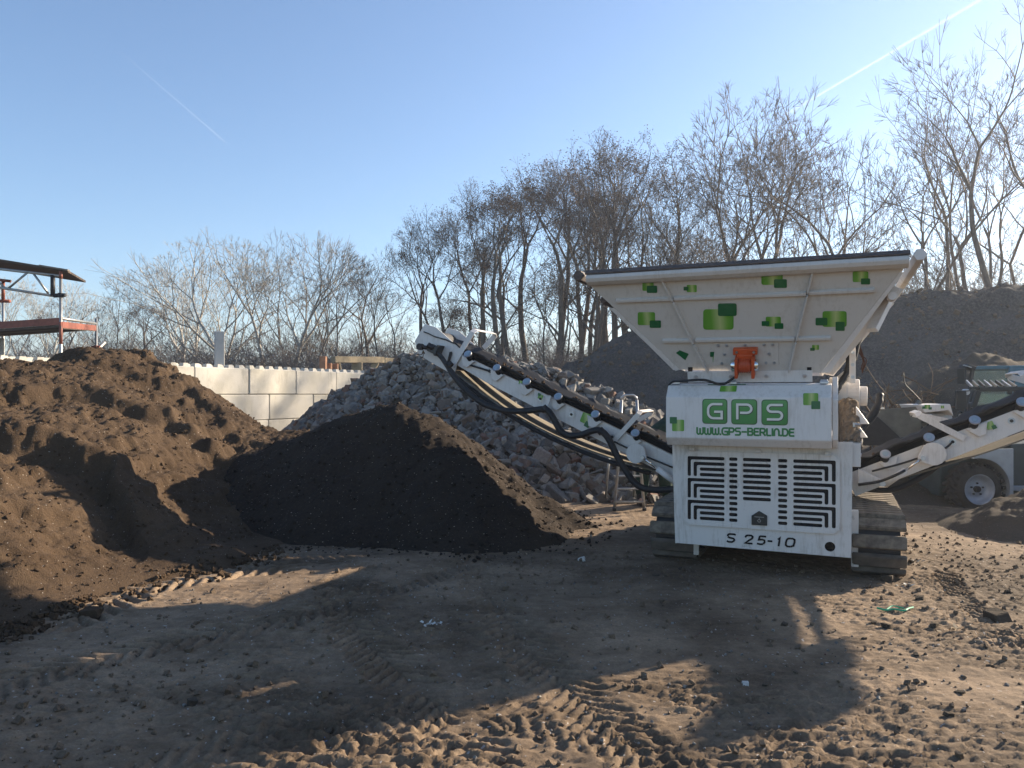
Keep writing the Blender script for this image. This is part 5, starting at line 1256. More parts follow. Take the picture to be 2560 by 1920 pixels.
# hose along the left conveyor
hp_ = [(1090, 880), (1105, 895), (1128, 930), (1160, 970), (1195, 1000), (1225, 1016), (1270, 1027), (1320, 1027), (1362, 1023), (1380, 1040), (1400, 1075), (1420, 1088), (1450, 1088), (1478, 1078), (1500, 1076), (1520, 1095), (1540, 1135), (1560, 1170), (1585, 1205), (1610, 1221), (1650, 1225), (1700, 1222)]
P_ = smoothpath([mp(a, b, y=1.07) for a, b in hp_], 4)
mb = MB(); mb.tube(P_, [.030 if i < 8 else .038 for i in range(len(P_))], 10); part('hose_bundle', mb, 'hose_black', cvL, smooth=True)
for px, py in ((1124, 912), (1361, 1022), (1502, 1078)):
    q = mp(px, py, y=1.07); mb = MB(); mb.cyl(q - Vector((.02, 0, -.02)), q + Vector((.02, 0, -.02)), .046, 12); part('hose_clamp', mb, 'dark_steel', cvL, bev=.003)
# drive motor and fittings at the head
q = mp(1052, 867, y=1.05); mb = MB(); mb.cyl(q + Vector((-.0, -.05, 0)), q + Vector((0, .03, 0)), .042, 18); mb.cyl(q, q + Vector((.12, .04, -.02)), .028, 10); mb.cyl(q + Vector((.1, 0, .02)), q + Vector((.17, .02, -.02)), .04, 10); part('belt_motor', mb, 'dark_steel', cvL, bev=.004)
q = mp(1085, 873, y=1.1); mb = MB(); mb.box(q, (.13, .10, .10), Matrix.Rotation(R(24), 3, 'Y')); mb.box(q + Vector((.07, 0, -.02)), (.03, .16, .14), Matrix.Rotation(R(24), 3, 'Y')); part('motor_flange', mb, 'cab_black', cvL, bev=.006)
for k, (px, py) in enumerate(((1042, 885), (1050, 895), (1058, 880))):
    a = mp(1058, 876, y=1.05); b = mp(px, py, y=1.0); mb = MB(); mb.tube(smoothpath([a, (a + b) / 2 + Vector((.02, 0, -.03)), b]), .006, 5); part('loose_root', mb, 'root_brown', cvL)
a, b = mp(1170, 911, y=1.17), mp(1222, 927, y=1.17); mb = MB(); mb.cyl(a, b, .012, 10); mb.cyl(b, b + (b - a).normalized() * .03, .02, 8); part('tension_rod', mb, 'dark_steel', cvL)
mb = MB(); q = [mp(x, y, y=1.17) for x, y in ((1118, 905), (1124, 880), (1130, 879), (1131, 884), (1124, 907))]; mb.prism(q, (0, -.003, 0)); part('plate_slot', mb, 'dark_steel', cvL)
for px, py in ((1375, 1005),):
    a = [mp(x, y, y=1.12) for x, y in ((1366, 1000), (1374, 988), (1378, 992), (1368, 1020), (1360, 1018))]; mb = MB(); mb.prism(a, (0, .02, 0)); part('hose_bracket', mb, MI, cvL)
# soil lumps carried on both belts
mb = MB(); rr3 = random.Random(12)
for C, hi in ((CL, 3.6), (CR, 3.6)):
    for _ in range(90):
        c = C(rr3.uniform(.9, hi), -.01, 1.2 + rr3.uniform(.15, .5)); s = rr3.uniform(.008, .03); v, f = karr[rr3.choice((2, 4, 5))]; m_ = np.array(rmat(rr3)) * s * 1.6
        mb.add([Vector(tuple(p)) + c for p in (v @ m_.T)], [tuple(int(i) for i in q) for q in f])
part('belt_crumbs', mb, 'brown_soil', kind='stuff')
# ================================================================== LOADER
LY = 10.9
def wheel(name, root, c, r, w_, rim):
    """tyre with lugs (part) carrying rim and hub; axis = y"""
    mb = MB(); prof = [(-.5, .62), (-.5, .80), (-.42, .93), (-.3, .97), (.3, .97), (.42, .93), (.5, .80), (.5, .62)]; n = 36; k = len(prof)
    vs = [(c.x + math.cos(2 * math.pi * i / n) * r * q, c.y + a * w_, c.z + math.sin(2 * math.pi * i / n) * r * q) for i in range(n) for a, q in prof]
    mb.add(vs, [(i * k + j, i * k + j + 1, ((i + 1) % n) * k + j + 1, ((i + 1) % n) * k + j) for i in range(n) for j in range(k - 1)])
    wh = mb.build(name, 'tyre', root, True)
    lg = MB(); nl = 22
    for i in range(nl):
        for s in (-1, 1):
            a = 2 * math.pi * (i + (.25 if s > 0 else 0)) / nl; rot = Matrix.Rotation(-a, 3, 'Y') @ Matrix.Rotation(R(90), 3, 'Y') @ Matrix.Rotation(R(s * 28), 3, 'Z')
            lg.box(c + Vector((math.cos(a) * r * .985, s * w_ * .25, math.sin(a) * r * .985)), (.045 * r / .36, w_ * .52, .05), Matrix.Rotation(-a + math.pi / 2, 3, 'Y') @ Matrix.Rotation(R(s * 25), 3, 'Z'))
    lg.build('tyre_lugs', 'tyre', wh)
    prof = [(-.46, .64), (-.5, .60), (-.40, .56), (-.30, .52), (-.2, .46), (-.16, .30), (-.22, .16), (-.22, .0)]
    mb = MB(); k = len(prof); vs = [(c.x + math.cos(2 * math.pi * i / n) * r * q, c.y + a * w_, c.z + math.sin(2 * math.pi * i / n) * r * q) for i in range(n) for a, q in prof]
    mb.add(vs, [(i * k + j, ((i + 1) % n) * k + j, ((i + 1) % n) * k + j + 1, i * k + j + 1) for i in range(n) for j in range(k - 1)]); mb.build('rim', rim, wh, True)
    mb = MB(); mb.cyl(c + Vector((0, -w_ * .36, 0)), c + Vector((0, -w_ * .1, 0)), r * .13, 16); mb.build('hub', 'dark_steel', wh)
    for i in range(5):
        a = i * 2 * math.pi / 5 + .3; q = c + Vector((math.cos(a) * r * .24, -w_ * .25, math.sin(a) * r * .24)); mb = MB(); mb.cyl(q, q + Vector((0, -.02, 0)), .014, 6); mb.build('wheel_nut', 'dark_steel', wh)
    return wh
def lp_(px, py, Y=LY): return PX(px, py, Y) - LD.location
wc = PX(2434, 1221, LY)
LD = empty('wheel_loader', (wc.x + .4, LY + .5, 0), 0, 'grey and dark green wheel loader with raised empty bucket behind the right conveyor', 'wheel loader')
def lpart(name, mb, mat, par=None, bev=.006, smooth=False): return mb.build(name, mat, par or LD, smooth, bev)
wheel('wheel', LD, lp_(2434, 1221, LY + .15), 62 * LY / F, .30, 'rim_grey'); wheel('wheel', LD, lp_(2334, 1202, LY + 1.5), 57 * (LY + 1.5) / F, .28, 'rim_grey')
wheel('wheel', LD, lp_(2434, 1221, LY + .15) + Vector((.0, 1.15, .02)), .34, .28, 'rim_grey'); wheel('wheel', LD, lp_(2434, 1221, LY + .15) + Vector((1.75, 0, .0)), .35, .30, 'rim_grey')
# front fender over the wheel
c = lp_(2434, 1221, LY + .1); rf = .43; pts = []
for a in range(-18, 108, 9): pts.append((c.x + math.cos(R(a)) * rf, c.z + .02 + math.sin(R(a)) * rf * .98))
outer_ = [(c.x + rf * 1.12, c.z - .12), (c.x + rf * 1.12, c.z + rf * 1.35), (c.x + rf * .3, c.z + rf * 1.32), (c.x - rf * .15, c.z + rf * 1.10)]
mb = MB(); mb.prism([Vector((x, c.y - .14, z)) for x, z in outer_ + pts[::-1]], (0, .03, 0)); lpart('fender', mb, 'loader_grey')
mb = MB(); n_ = len(pts); mb.add([(x, c.y - .14 + k * .42, z) for x, z in pts for k in (0, 1)], [(i * 2, i * 2 + 1, i * 2 + 3, i * 2 + 2) for i in range(n_ - 1)]); lpart('fender_liner', mb, 'loader_grey', None, 0)
# chassis, front frame, rear body
mb = MB(); mb.prism([lp_(x, y, LY + .35) for x, y in ((2345, 1240), (2352, 1165), (2400, 1120), (2520, 1110), (2700, 1110), (2700, 1235))], (0, .85, 0)); lpart('frame', mb, 'loader_body', bev=.02)
mb = MB(); mb.prism([lp_(x, y, LY + .1) for x, y in ((2528, 1110), (2700, 1100), (2700, 1218), (2528, 1218))], (0, 1.2, 0)); lpart('body', mb, 'loader_body', bev=.02)
mb = MB(); mb.prism([lp_(x, y, LY + .05) for x, y in ((2532, 1215), (2570, 1215), (2575, 1233), (2505, 1222))], (0, .3, 0)); lpart('step', mb, 'loader_grey', bev=.01)
# lift arms and hydraulic cluster
for yy in (.4, 1.0):
    mb = MB(); mb.prism([lp_(x, y, LY + yy) for x, y in ((2350, 1188), (2380, 1192), (2440, 1080), (2470, 1040), (2445, 1030), (2405, 1085))], (0, .07, 0)); lpart('lift_arm', mb, 'loader_body', bev=.01)
mb = MB(); mb.prism([lp_(x, y, LY + .1) for x, y in ((2300, 1012), (2376, 1010), (2384, 1040), (2372, 1026), (2312, 1032))], (0, .6, 0)); qh = lpart('quick_hitch', mb, 'white_paint', bev=.01)
mb = MB(); mb.prism([lp_(x, y, LY + .3) for x, y in ((2318, 1034), (2380, 1032), (2384, 1060), (2372, 1080), (2340, 1075), (2325, 1060))], (0, .3, 0)); lpart('tilt_link', mb, 'loader_grey', bev=.015)
rg = random.Random(8)
for k in range(9):
    a = lp_(2308 + rg.uniform(0, 60), 1040 + rg.uniform(0, 35), LY + .1); b = lp_(2308 + rg.uniform(0, 60), 1050 + rg.uniform(0, 30), LY + .15)
    mb = MB(); mb.tube(smoothpath([a, (a + b) / 2 + Vector((0, -.05, rg.uniform(-.08, .1))), b], 5), .013, 6); lpart('hydraulic_hose', mb, 'hose_black' if k % 3 else 'zinc', None, 0, True)
def ldec(x0, y0, x1, y1, m_, h):
    q = [lp_(x0, y0, LY + .1), lp_(x1, y0 , LY + .1), lp_(x1, y1, LY + .1), lp_(x0, y1, LY + .1)]; decal(q, m_, qh, nF, h, .05)
ldec(2311, 1012, 2325, 1022, 'decal_green', .003); ldec(2305, 1016, 2313, 1022, 'decal_dark', .005); ldec(2321, 1018, 2329, 1024, 'decal_dark', .005); ldec(2352, 1014, 2360, 1021, 'decal_green', .003)
# bucket: curved back, two cheeks, cutting edge, seen from its side
bk = [(2302, 1000), (2292, 1014), (2196, 1022), (2168, 1066), (2160, 1100), (2255, 1104), (2300, 1082)]
mb = MB()
P0 = [lp_(x, y, LY + .25) for x, y in ((2304, 1002), (2296, 1016), (2200, 1024), (2175, 1060), (2262, 1104), (2302, 1084))]
mb.prism(P0, (0, .02, 0)); bucket = lpart('bucket', mb, 'bucket_steel', bev=.004)
P1 = [p + Vector((.75, 1.55, .0)) for p in P0]
mb = MB(); mb.prism(P1, (0, .02, 0)); lpart('bucket_cheek', mb, 'bucket_steel', bucket)
for i, j in ((0, 1), (0, 5), (4, 5), (3, 4)):
    a, b = P0[i], P0[j]; mb = MB(); mb.add([a, b, b + Vector((.75, 1.55, 0)), a + Vector((.75, 1.55, 0))], [(0, 1, 2, 3)]); o = lpart('bucket_shell', mb, 'bucket_steel', bucket, 0); md = o.modifiers.new('s', 'SOLIDIFY'); md.thickness = .015
mb = MB(); mb.beam(P0[2], P0[2] + Vector((.75, 1.57, 0)), .12, .02); lpart('cutting_edge', mb, 'bucket_steel', bucket, .003)
mb = MB(); mb.prism([lp_(x, y, LY + .2) for x, y in ((2192, 1040), (2262, 1104), (2248, 1118), (2158, 1112), (2150, 1080))], (.72, 1.5, 0)); lpart('bucket_floor', mb, 'dark_steel', bucket, .01)
# cab
CBY = LY + .35; rf_z = 976
cw = [(2404, 1095), (2420, 978), (2428, 972), (2700, 970), (2700, 1100)]
def frame_bar(par, pts, r=.035, m='cab_black', name='cab_pillar'):
    for yy in (0, 1.05):
        mb = MB(); P_ = [p + Vector((.55 * yy, yy, 0)) for p in pts]
        for a, b in zip(P_[:-1], P_[1:]): mb.beam(a, b, r * 1.6, r * 2)
        lpart(name, mb, m, par, .008)
q = lambda x, y: lp_(x, y, CBY)
frame_bar(None, [q(2426, 1100), q(2432, 1020), q(2446, 977)], .035); frame_bar(None, [q(2540, 1110), q(2542, 975)], .03); frame_bar(None, [q(2446, 974), q(2700, 972)], .028, name='roof_rail')
mb = MB(); mb.prism([q(2436, 1090), q(2440, 1020), q(2462, 985), q(2536, 985), q(2536, 1090)], (0, .006, 0)); lpart('side_window', mb, 'glass', None, 0)
mb = MB(); mb.prism([q(2436, 1090) + Vector((.6, 1.1, 0)), q(2440, 1020) + Vector((.6, 1.1, 0)), q(2462, 985) + Vector((.6, 1.1, 0)), q(2536, 985) + Vector((.6, 1.1, 0))], (0, .006, 0)); lpart('side_window', mb, 'glass', None, 0)
mb = MB(); a, b = q(2425, 1100), q(2442, 985); mb.add([a, b, b + Vector((.6, 1.1, 0)), a + Vector((.6, 1.1, 0))], [(0, 1, 2, 3)]); lpart('windscreen', mb, 'glass', None, 0)
for k in range(8):
    a = q(2430 + k * 16, 968); mb = MB(); mb.beam(a, a + Vector((.48, .95, .10)), .02, .05); lpart('guard_slat', mb, 'zinc' if k % 3 == 0 else 'cab_black', None, .004)
mb = MB(); mb.beam(q(2424, 970), q(2700, 968), .03, .03); lpart('guard_rail', mb, 'cab_black', None, .004)
mb = MB(); mb.box(q(2392, 999) + Vector((0, -.1, 0)), (.14, .06, .27)); mb.beam(q(2402, 978) + Vector((0, -.1, 0)), q(2440, 975), .02, .02); lpart('mirror', mb, 'cab_black', None, .012)
mb = MB(); mb.cyl(q(2415, 980) + Vector((0, -.03, 0)), q(2415, 980) + Vector((0, .05, 0)), .045, 14); lpart('work_lamp', mb, 'zinc', None, .004)
mb = MB(); mb.box(q(2500, 1050) + Vector((0, .5, 0)), (.12, .45, .5)); mb.box(q(2470, 1085) + Vector((0, .5, 0)), (.4, .45, .14)); lpart('seat', mb, 'cab_black', None, .03)
mb = MB(); mb.tube([q(2440 + 8 * math.cos(t_), 1050 + 20 * math.sin(t_)) + Vector((0, .4 + .0, 0)) for t_ in [i * .52 for i in range(13)]], .014, 6); lpart('steering_wheel', mb, 'cab_black', None, 0)
mb = MB(); mb.tube(smoothpath([q(2440, 1118) , q(2475, 1122), q(2510, 1108), q(2535, 1080)]), .03, 8); lpart('hose_loop', mb, 'rubber', None, 0, True)

# second machine: blue cab rising behind the loader
BY = 14.3
BL = empty('blue_cab_loader', (PX(2500, 982, BY).x, BY + .4, 0), 0, 'blue-panelled loader cab with flat dark roof standing behind the nearer loader', 'wheel loader')
def bq(x, y, d=0): return PX(x, y, BY) - BL.location + Vector((.6 * d, d, 0))
def bpart(name, mb, mat, bev=.008, smooth=False): return mb.build(name, mat, BL, smooth, bev)
for d in (0, 1.2):
    mb = MB(); mb.beam(bq(2414, 1040, d), bq(2432, 920, d), .05, .06); bpart('cab_pillar', mb, 'cab_black')
    mb = MB(); mb.beam(bq(2524, 1040, d), bq(2524, 916, d), .05, .07); bpart('cab_pillar', mb, 'cab_blue')
mb = MB(); mb.prism([bq(x, y) for x, y in ((2428, 924), (2444, 915), (2650, 912), (2650, 921), (2440, 924))], (.75, 1.25, 0)); bpart('roof', mb, 'cab_blue')
mb = MB(); mb.prism([bq(x, y, -.02) for x, y in ((2526, 922), (2650, 920), (2650, 935), (2538, 934), (2534, 960), (2534, 1040), (2526, 1040))], (0, .04, 0)); bpart('door_frame', mb, 'cab_blue')
mb = MB(); mb.prism([bq(x, y, .0) for x, y in ((2538, 937), (2650, 937), (2650, 1040), (2538, 1040))], (0, .01, 0)); bpart('door_glass', mb, 'cab_blue', 0)
mb = MB(); mb.prism([bq(x, y, .0) for x, y in ((2434, 926), (2520, 926), (2520, 1040), (2420, 1040))], (0, .008, 0)); bpart('side_window', mb, 'glass', 0)
mb = MB(); mb.box(bq(2418, 918, .1), (.16, .3, .07), Matrix.Rotation(R(20), 3, 'Y')); bpart('work_lamp', mb, 'cab_black')
mb = MB(); mb.beam(bq(2409, 913, -.06), bq(2428, 919, -.06), .05, .012); bpart('lamp_rim', mb, 'zinc', 0)
mb = MB(); mb.box(bq(2404, 940, .1), (.05, .22, .30)); bpart('mirror', mb, 'cab_black')
mb = MB(); mb.prism([bq(x, y, -.1) for x, y in ((2390, 1040), (2650, 1040), (2650, 1170), (2390, 1170))], (.9, 1.5, 0)); bpart('body', mb, 'loader_body', .02)
for x in (2440, 2600): wheel('wheel', BL, bq(x, 1145), .55, .4, 'rim_grey')

# excavator added out of view; its tall bucket is shaped to shade the yard
EX_ = empty('shade_excavator', (9.3, 3.6, 0), 0, 'added dark grey tracked excavator with raised bucket, outside the right edge of the photograph', 'shade_excavator')
def ep(x, y, z): return Vector((x, y, z)) - EX_.location
def epart(name, mb, mat, bev=.02): return mb.build(name, mat, EX_, False, bev)
ed = (ep(5.95, 7.9, 0) - ep(9.3, 3.6, 0)).normalized(); es = Vector((-ed.y, ed.x, 0)); eb = lambda a, b, c: ed * a + es * b + Vector((0, 0, c))
for b_ in (-.85, .85):
    mb = MB(); mb.prism([eb(-1.3, b_ - .22, .1), eb(-1.5, b_ - .22, .4), eb(-1.3, b_ - .22, .7), eb(1.3, b_ - .22, .7), eb(1.5, b_ - .22, .4), eb(1.3, b_ - .22, .1)], es * .44); epart('crawler', mb, 'rubber')
mb = MB(); mb.prism([eb(-1.6, -1.0, .85), eb(-1.6, -1.0, 1.6), eb(-.2, -1.0, 1.7), eb(.9, -1.0, 1.2), eb(.9, -1.0, .85)], es * 2.0); epart('upper_body', mb, 'loader_body', .05)
mb = MB(); mb.prism([eb(-.3, .25, 1.2), eb(-.3, .25, 2.5), eb(.6, .25, 2.5), eb(.95, .25, 1.6), eb(.95, .25, 1.2)], es * .8); epart('cab', mb, 'cab_black', .05)
def ebeam(a, b, w_, t_): mb = MB(); mb.beam(a, b, w_, t_); return epart('boom' if t_ > .25 else 'stick', mb, 'loader_body')
ebeam(eb(.8, -.2, 1.3), ep(8.1, 5.6, 3.6), .28, .36); ebeam(ep(8.1, 5.6, 3.6), ep(7.3, 6.6, 4.7), .28, .34); ebeam(ep(7.35, 6.5, 4.75), ep(6.1, 7.85, 3.8), .2, .24)
mb = MB(); mb.cyl(ep(8.5, 5.0, 3.3), ep(7.4, 6.4, 5.0), .06, 12); epart('ram', mb, 'zinc', 0)
bw = Vector((.5, -.866, 0)); q0 = ep(5.9, 7.97, 0)
mb = MB(); P_ = [q0 + bw * -.38 + Vector((.866, .5, 0)) * u + Vector((0, 0, z)) for u, z in ((-.35, 3.95), (.30, 3.9), (.5, 3.0), (.4, 2.3), (.05, 1.98), (-.2, 2.0), (-.12, 2.8))]; mb.prism(P_, bw * .78); epart('bucket', mb, 'bucket_steel')  # bucket stretched upward to lengthen the shade it casts

# ================================================================== LADDER, WORKER
AY = 10.7
la = PX(1555, 982, AY); LA = empty('step_ladder', (la.x, AY, 0), 0, 'aluminium folding step ladder standing under the left conveyor', 'step ladder')
def aq(x, y, d=0): return PX(x, y, AY + d) - LA.location
def atube(name, pts, r=.016, par=None): mb = MB(); mb.tube(pts, r, 8); return mb.build(name, 'aluminium', par or LA, True)
def gz(p): return Vector((p.x, p.y, 0))
for xb, xt in ((1536, 1549), (1611, 1597)):
    f = aq(xb, 1281); f.z = .0; atube('rail', [f, aq(xt, 1120, .1), aq(xt + (5 if xb < 1570 else -5), 1000, .25)], .021)
    mb = MB(); mb.box(f + Vector((0, 0, .02)), (.05, .06, .04)); mb.build('foot', 'rubber', LA, bev=.006)
atube('top_hoop', [aq(1554, 1000, .25), aq(1553, 994, .25), aq(1562, 988, .25), aq(1584, 988, .25), aq(1591, 994, .25), aq(1592, 1002, .25)], .016)
for xb, xt in ((1513, 1524), (1585, 1584)):
    f = aq(xb, 1281, .85); f.z = 0; atube('rear_rail', [f, aq(xt, 1130, .5)], .017)
for k, y in enumerate((1255, 1222, 1190, 1157, 1125)):
    x0 = 1538 + k * 2.4; x1 = 1609 - k * 2.8; mb = MB(); mb.beam(aq(x0, y, .02 + .03 * k), aq(x1, y, .02 + .03 * k), .09, .02); mb.build('tread', 'aluminium', LA, bev=.003)
mb = MB(); mb.beam(aq(1537, 1254, -.02), aq(1607, 1256, -.02), .02, .018); mb.build('cross_bar', 'aluminium', LA)
# worker bending forward behind the machine
WY = 11.3
wp = PX(1632, 982, WY); WK = empty('person', (wp.x, WY, 0), 0, 'person in dark green work clothes bending down behind the left conveyor', 'person')
def skin(name, verts, edges, radii, mat, sub=2):
    me = bpy.data.meshes.new(name); me.from_pydata([tuple(v) for v in verts], edges, []); me.materials.append(M(mat)); o = bpy.data.objects.new(name, me); COL.objects.link(o); o.parent = WK
    md = o.modifiers.new('skin', 'SKIN'); md.use_smooth_shade = True
    for sv, r in zip(me.skin_vertices[0].data, radii): sv.radius = (r, r) if not isinstance(r, tuple) else r
    me.skin_vertices[0].data[0].use_root = True
    s_ = o.modifiers.new('sub', 'SUBSURF'); s_.levels = sub; s_.render_levels = sub; return o
bv = [(0, .02, .92), (.12, -.02, 1.05), (.30, -.05, 1.17), (.45, -.07, 1.22), (.53, -.07, 1.20), (.64, -.08, 1.19), (.73, -.09, 1.13),
      (-.09, .02, .86), (-.15, -.04, .48), (-.17, .0, .10), (-.20, -.14, .05), (.09, .0, .86), (.17, -.06, .48), (.20, .02, .10), (.20, -.14, .05),
      (.44, -.27, 1.16), (.50, -.30, .90), (.60, -.28, .70), (.64, -.27, .62), (.44, .15, 1.16), (.52, .16, .90), (.62, .10, .72), (.66, .08, .64)]
be = [(0, 1), (1, 2), (2, 3), (3, 4), (4, 5), (5, 6), (0, 7), (7, 8), (8, 9), (9, 10), (0, 11), (11, 12), (12, 13), (13, 14), (3, 15), (15, 16), (16, 17), (17, 18), (3, 19), (19, 20), (20, 21), (21, 22)]
br = [.13, .13, .15, .13, .06, .09, .10, .095, .065, .042, .035, .095, .065, .042, .035, .055, .042, .03, .032, .055, .042, .03, .032]
skin('body', bv, be, br, 'skin')
cv_ = [0, 1, 2, 3, 7, 8, 9, 11, 12, 13, 15, 16, 17, 19, 20, 21]; ix = {v: i for i, v in enumerate(cv_)}
skin('overalls', [bv[i] for i in cv_], [(ix[a], ix[b]) for a, b in be if a in ix and b in ix], [br[i] * 1.12 + .035 + (.02 if i in (9, 13) else 0) for i in cv_], 'green_cloth')
for s, (x, y) in ((-1, (-.18, -.05)), (1, (.20, -.03))):
    mb = MB(); mb.prism([(x - .05, y + .1, 0), (x + .05, y + .1, 0), (x + .055, y - .16, 0), (x - .055, y - .16, 0)], (0, 0, .07)); mb.prism([(x - .048, y + .1, .07), (x + .048, y + .1, .07), (x + .04, y - .04, .07), (x - .04, y - .04, .07)], (0, 0, .10)); mb.build('boot', 'boot', WK, bev=.02)
skin('hair', [(.66, -.07, 1.24), (.74, -.07, 1.20), (.60, -.06, 1.22)], [(0, 1), (0, 2)], [.085, .07, .06], 'hair')
for (a, b) in ((18, 1), (22, -1)):
    hv = Vector(bv[a])
    for k in range(4):
        d = Vector((.02 + .002 * k, (k - 1.5) * .018, -.02)); skin('finger', [hv + d * .5, hv + d + Vector((.012, 0, -.03)), hv + d + Vector((.006, 0, -.055 - .004 * (k in (1, 2))))], [(0, 1), (1, 2)], [.010, .009, .008], 'skin', 1)
    skin('thumb', [hv + Vector((0, b * .02, 0)), hv + Vector((.005, b * .045, -.02)), hv + Vector((.012, b * .05, -.04))], [(0, 1), (1, 2)], [.011, .010, .008], 'skin', 1)

# ================================================================== LOOSE STONES AND LITTER
GSR = 'loose stones on the yard right of the machine'
stone_at = [(2492, 1546, 58, 'largest loose stone on the open ground right of the machine'), (2216, 1568, 22, 'dark fist-sized stone below the green net scrap'), (2335, 1570, 24, 'dark stone between the green net scrap and the largest stone'),
  (2185, 1557, 16, ''), (2213, 1400, 34, 'rounded dark stone beside the right crawler track'), (2217, 1450, 26, 'flat dark stone at the foot of the right crawler track'), (2475, 1670, 18, ''), (2400, 1740, 20, ''),
  (2370, 1795, 20, 'dark stone in the sunny lower right corner area'), (1960, 1563, 15, ''), (2160, 1600, 14, ''), (2290, 1640, 14, ''), (1862, 1712, 22, 'pale stone in the rounded shadow below the machine'), (1912, 1716, 16, ''),
  (2520, 1480, 18, ''), (2440, 1465, 16, ''), (2050, 1530, 12, ''), (2300, 1500, 18, ''), (1455, 1400, 22, 'pale stone at the tip of the compost heap'), (1640, 1440, 14, ''), (1700, 1425, 12, ''), (480, 1765, 26, 'brown clod alone on the shaded ground lower left')]
for i, (px, py, wpx, lab) in enumerate(stone_at):
    p = GP(px, py); s = wpx * p.y / F; o = bpy.data.objects.new('stone', kinds[(2, 5, 4, 3)[i % 4]].copy()); COL.objects.link(o)
    o.data.materials[0] = M('dirt_mass' if 'pale' not in lab else 'concrete_light')
    o.location = (p.x, p.y, float(ground_z(p.x, p.y)) + s * .16); o.scale = (s, s * .8, s * .8); o.rotation_euler = (rnd.uniform(-.2, .2), rnd.uniform(-.2, .2), rnd.uniform(0, 6))
    tag(o, lab or 'small dark stone lying among crumbs on the packed ground', 'stone', None if lab else GSR)
for (px, py, h_, m_, lab) in ((340, 1590 - 0, .0, 0, 0),):
    pass
for px, py, s, lab in ((228, 1524, .15, 'rounded brown boulder of soil at the foot of the topsoil heap'), (248, 1500, .09, 'smaller brown soil lump right above the rounded boulder')):
    p = GP(px, py + 12); o = bpy.data.objects.new('soil_boulder', kinds[2].copy()); COL.objects.link(o); o.data.materials[0] = M('brown_soil'); o.scale = (s, s, s * .8)
    o.location = (p.x, p.y, float(bz2(np.array([p.x]), np.array([p.y]))[0]) + s * .25); tag(o, lab, 'soil lump'); md = o.modifiers.new('s', 'SUBSURF'); md.levels = md.render_levels = 2
def gpt(x, y, h=.0): return Vector((x, y, float(ground_z(x, y)) + h))
def scrap(name, px, py, size, mat, lab, cat, n=7, seed=1):
    r = random.Random(seed); c = GP(px, py); vs = []; fs = []
    for i in range(n):
        x = c.x + r.uniform(-1, 1) * size; y = c.y + r.uniform(-1, 1) * size * .8; a = r.uniform(0, 6.28); l = size * r.uniform(.3, .8); w_ = size * r.uniform(.1, .35)
        d = Vector((math.cos(a), math.sin(a), r.uniform(0, .7))) * l; sdv = Vector((-math.sin(a), math.cos(a), r.uniform(-.2, .5))) * w_; p = gpt(x, y, .006); o = len(vs)
        vs += [p, p + d * .5 + sdv, p + d, p + d * .45 - sdv * .6]; fs += [(o, o + 1, o + 2), (o, o + 2, o + 3)]
    mb = MB(); mb.add(vs, fs); ob = mb.build(name, mat); md = ob.modifiers.new('s', 'SOLIDIFY'); md.thickness = .002; tag(ob, lab, cat, kind='stuff' if 'splinter' in name or 'chips' in lab else None)
scrap('paper_scrap', 1078, 1572, .06, 'paper', 'crumpled white paper scrap on the shaded ground in mid picture', 'litter', 12, 2)
scrap('wood_splinters', 2370, 1580, .07, 'wood_chip', 'pale wood splinters on the sunny ground right of the net scrap', 'litter', 10, 3)
scrap('wood_splinters', 2275, 1385, .05, 'wood_chip', 'bright wood piece touching the right crawler track', 'litter', 8, 4)
scrap('wood_splinters', 2295, 1405, .05, 'paper', 'white splinters just right of the bright wood piece', 'litter', 7, 5)
scrap('wood_splinters', 2265, 1465, .06, 'paper', 'white splinters at the lower corner of the right crawler track', 'litter', 8, 6)
scrap('plastic_scrap', 820, 1848, .02, 'blue_plastic', 'tiny blue plastic scrap at the edge of the big shadow', 'litter', 4, 7)
scrap('paper_scrap', 545, 1805, .03, 'paper', 'small white paper scrap lower left on the shaded ground', 'litter', 3, 8)
scrap('wood_splinters', 1312, 1385, .04, 'wood_chip', 'pale chips on the ground between compost heap and machine', 'litter', 4, 9)
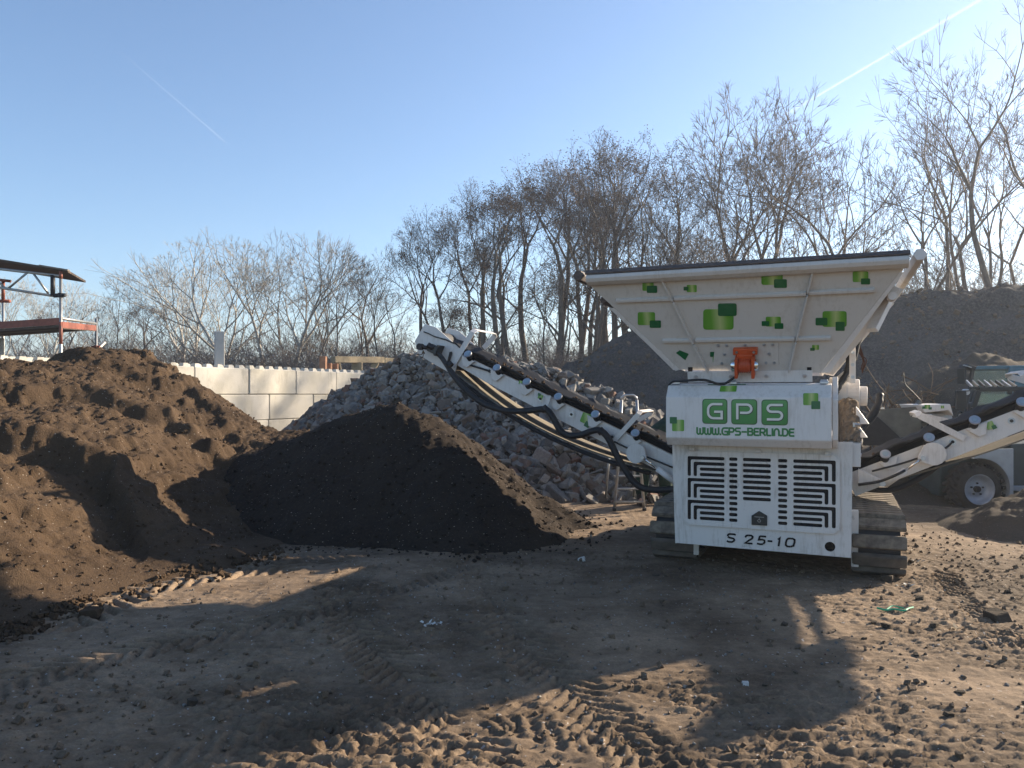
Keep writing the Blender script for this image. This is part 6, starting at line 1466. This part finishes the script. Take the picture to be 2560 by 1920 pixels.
c = GP(2240, 1530); P_ = [gpt(c.x + a, c.y + b, .012 + hgt) for a, b, hgt in ((-.12, .05, 0), (-.06, .02, .01), (0, .03, .015), (.05, -.02, .01), (.10, .02, .005), (.16, .06, 0))]
mb = MB(); mb.tube(smoothpath(P_, 3), .007, 5); mb.tube(smoothpath([P_[1] + Vector((0, 0, .004)), P_[2] + Vector((.02, .05, .01)), P_[3] + Vector((.03, .05, 0))], 3), .005, 5); o = mb.build('net_scrap', 'net_green'); tag(o, 'bright green twist of netting on the sunny ground right of the machine', 'litter')
# fine pale grit all over, one mass
rs = random.Random(15); pts = [(rs.gauss(.8, 2.4), max(2.9, rs.gauss(5.2, 1.5))) for _ in range(1300)]
scatter('grit', pts, 'rubble_mix', (.008, .011, .015), ground_z, 16, 'pale grit sprinkled over the packed yard')
# dead brush behind the machine on the right
bb = PX(2240, 1000, 12.5); mb = MB(); rg = random.Random(20)
for k in range(60):
    a = Vector((rg.uniform(-.35, .6), rg.uniform(-.4, .4), rg.uniform(-.35, .1))); b = a + Vector((rg.uniform(-.5, .5), rg.uniform(-.3, .3), rg.uniform(.0, .5))); mb.tube(smoothpath([a, (a + b) / 2 + Vector((rg.uniform(-.1, .1), 0, rg.uniform(-.05, .1))), b], 3), rg.uniform(.004, .011), 4)
for k in range(24):
    a = Vector((rg.uniform(-.3, .5), rg.uniform(-.3, .3), -1.3)); mb.tube(smoothpath([a, a + Vector((rg.uniform(-.1, .1), 0, .6)), a + Vector((rg.uniform(-.3, .3), 0, 1.2))], 3), .012, 4)
o = mb.build('brush_heap', 'root_brown'); o.location = bb; tag(o, 'tangle of dead roots and brush beside the drive drum of the machine', 'brush')
a = PX(2303, 1003, 10.6); b = PX(2258, 955, 10.6); mb = MB(); mb.tube(smoothpath([Vector((0, 0, 0)), (b - a) * .5, (b - a) * .9, (b - a) + Vector((.0, 0, .12))], 4), .008, 6); o = mb.build('aerial', 'hose_black', smooth=True); o.location = a; o.parent = LD; o.location = a - LD.location
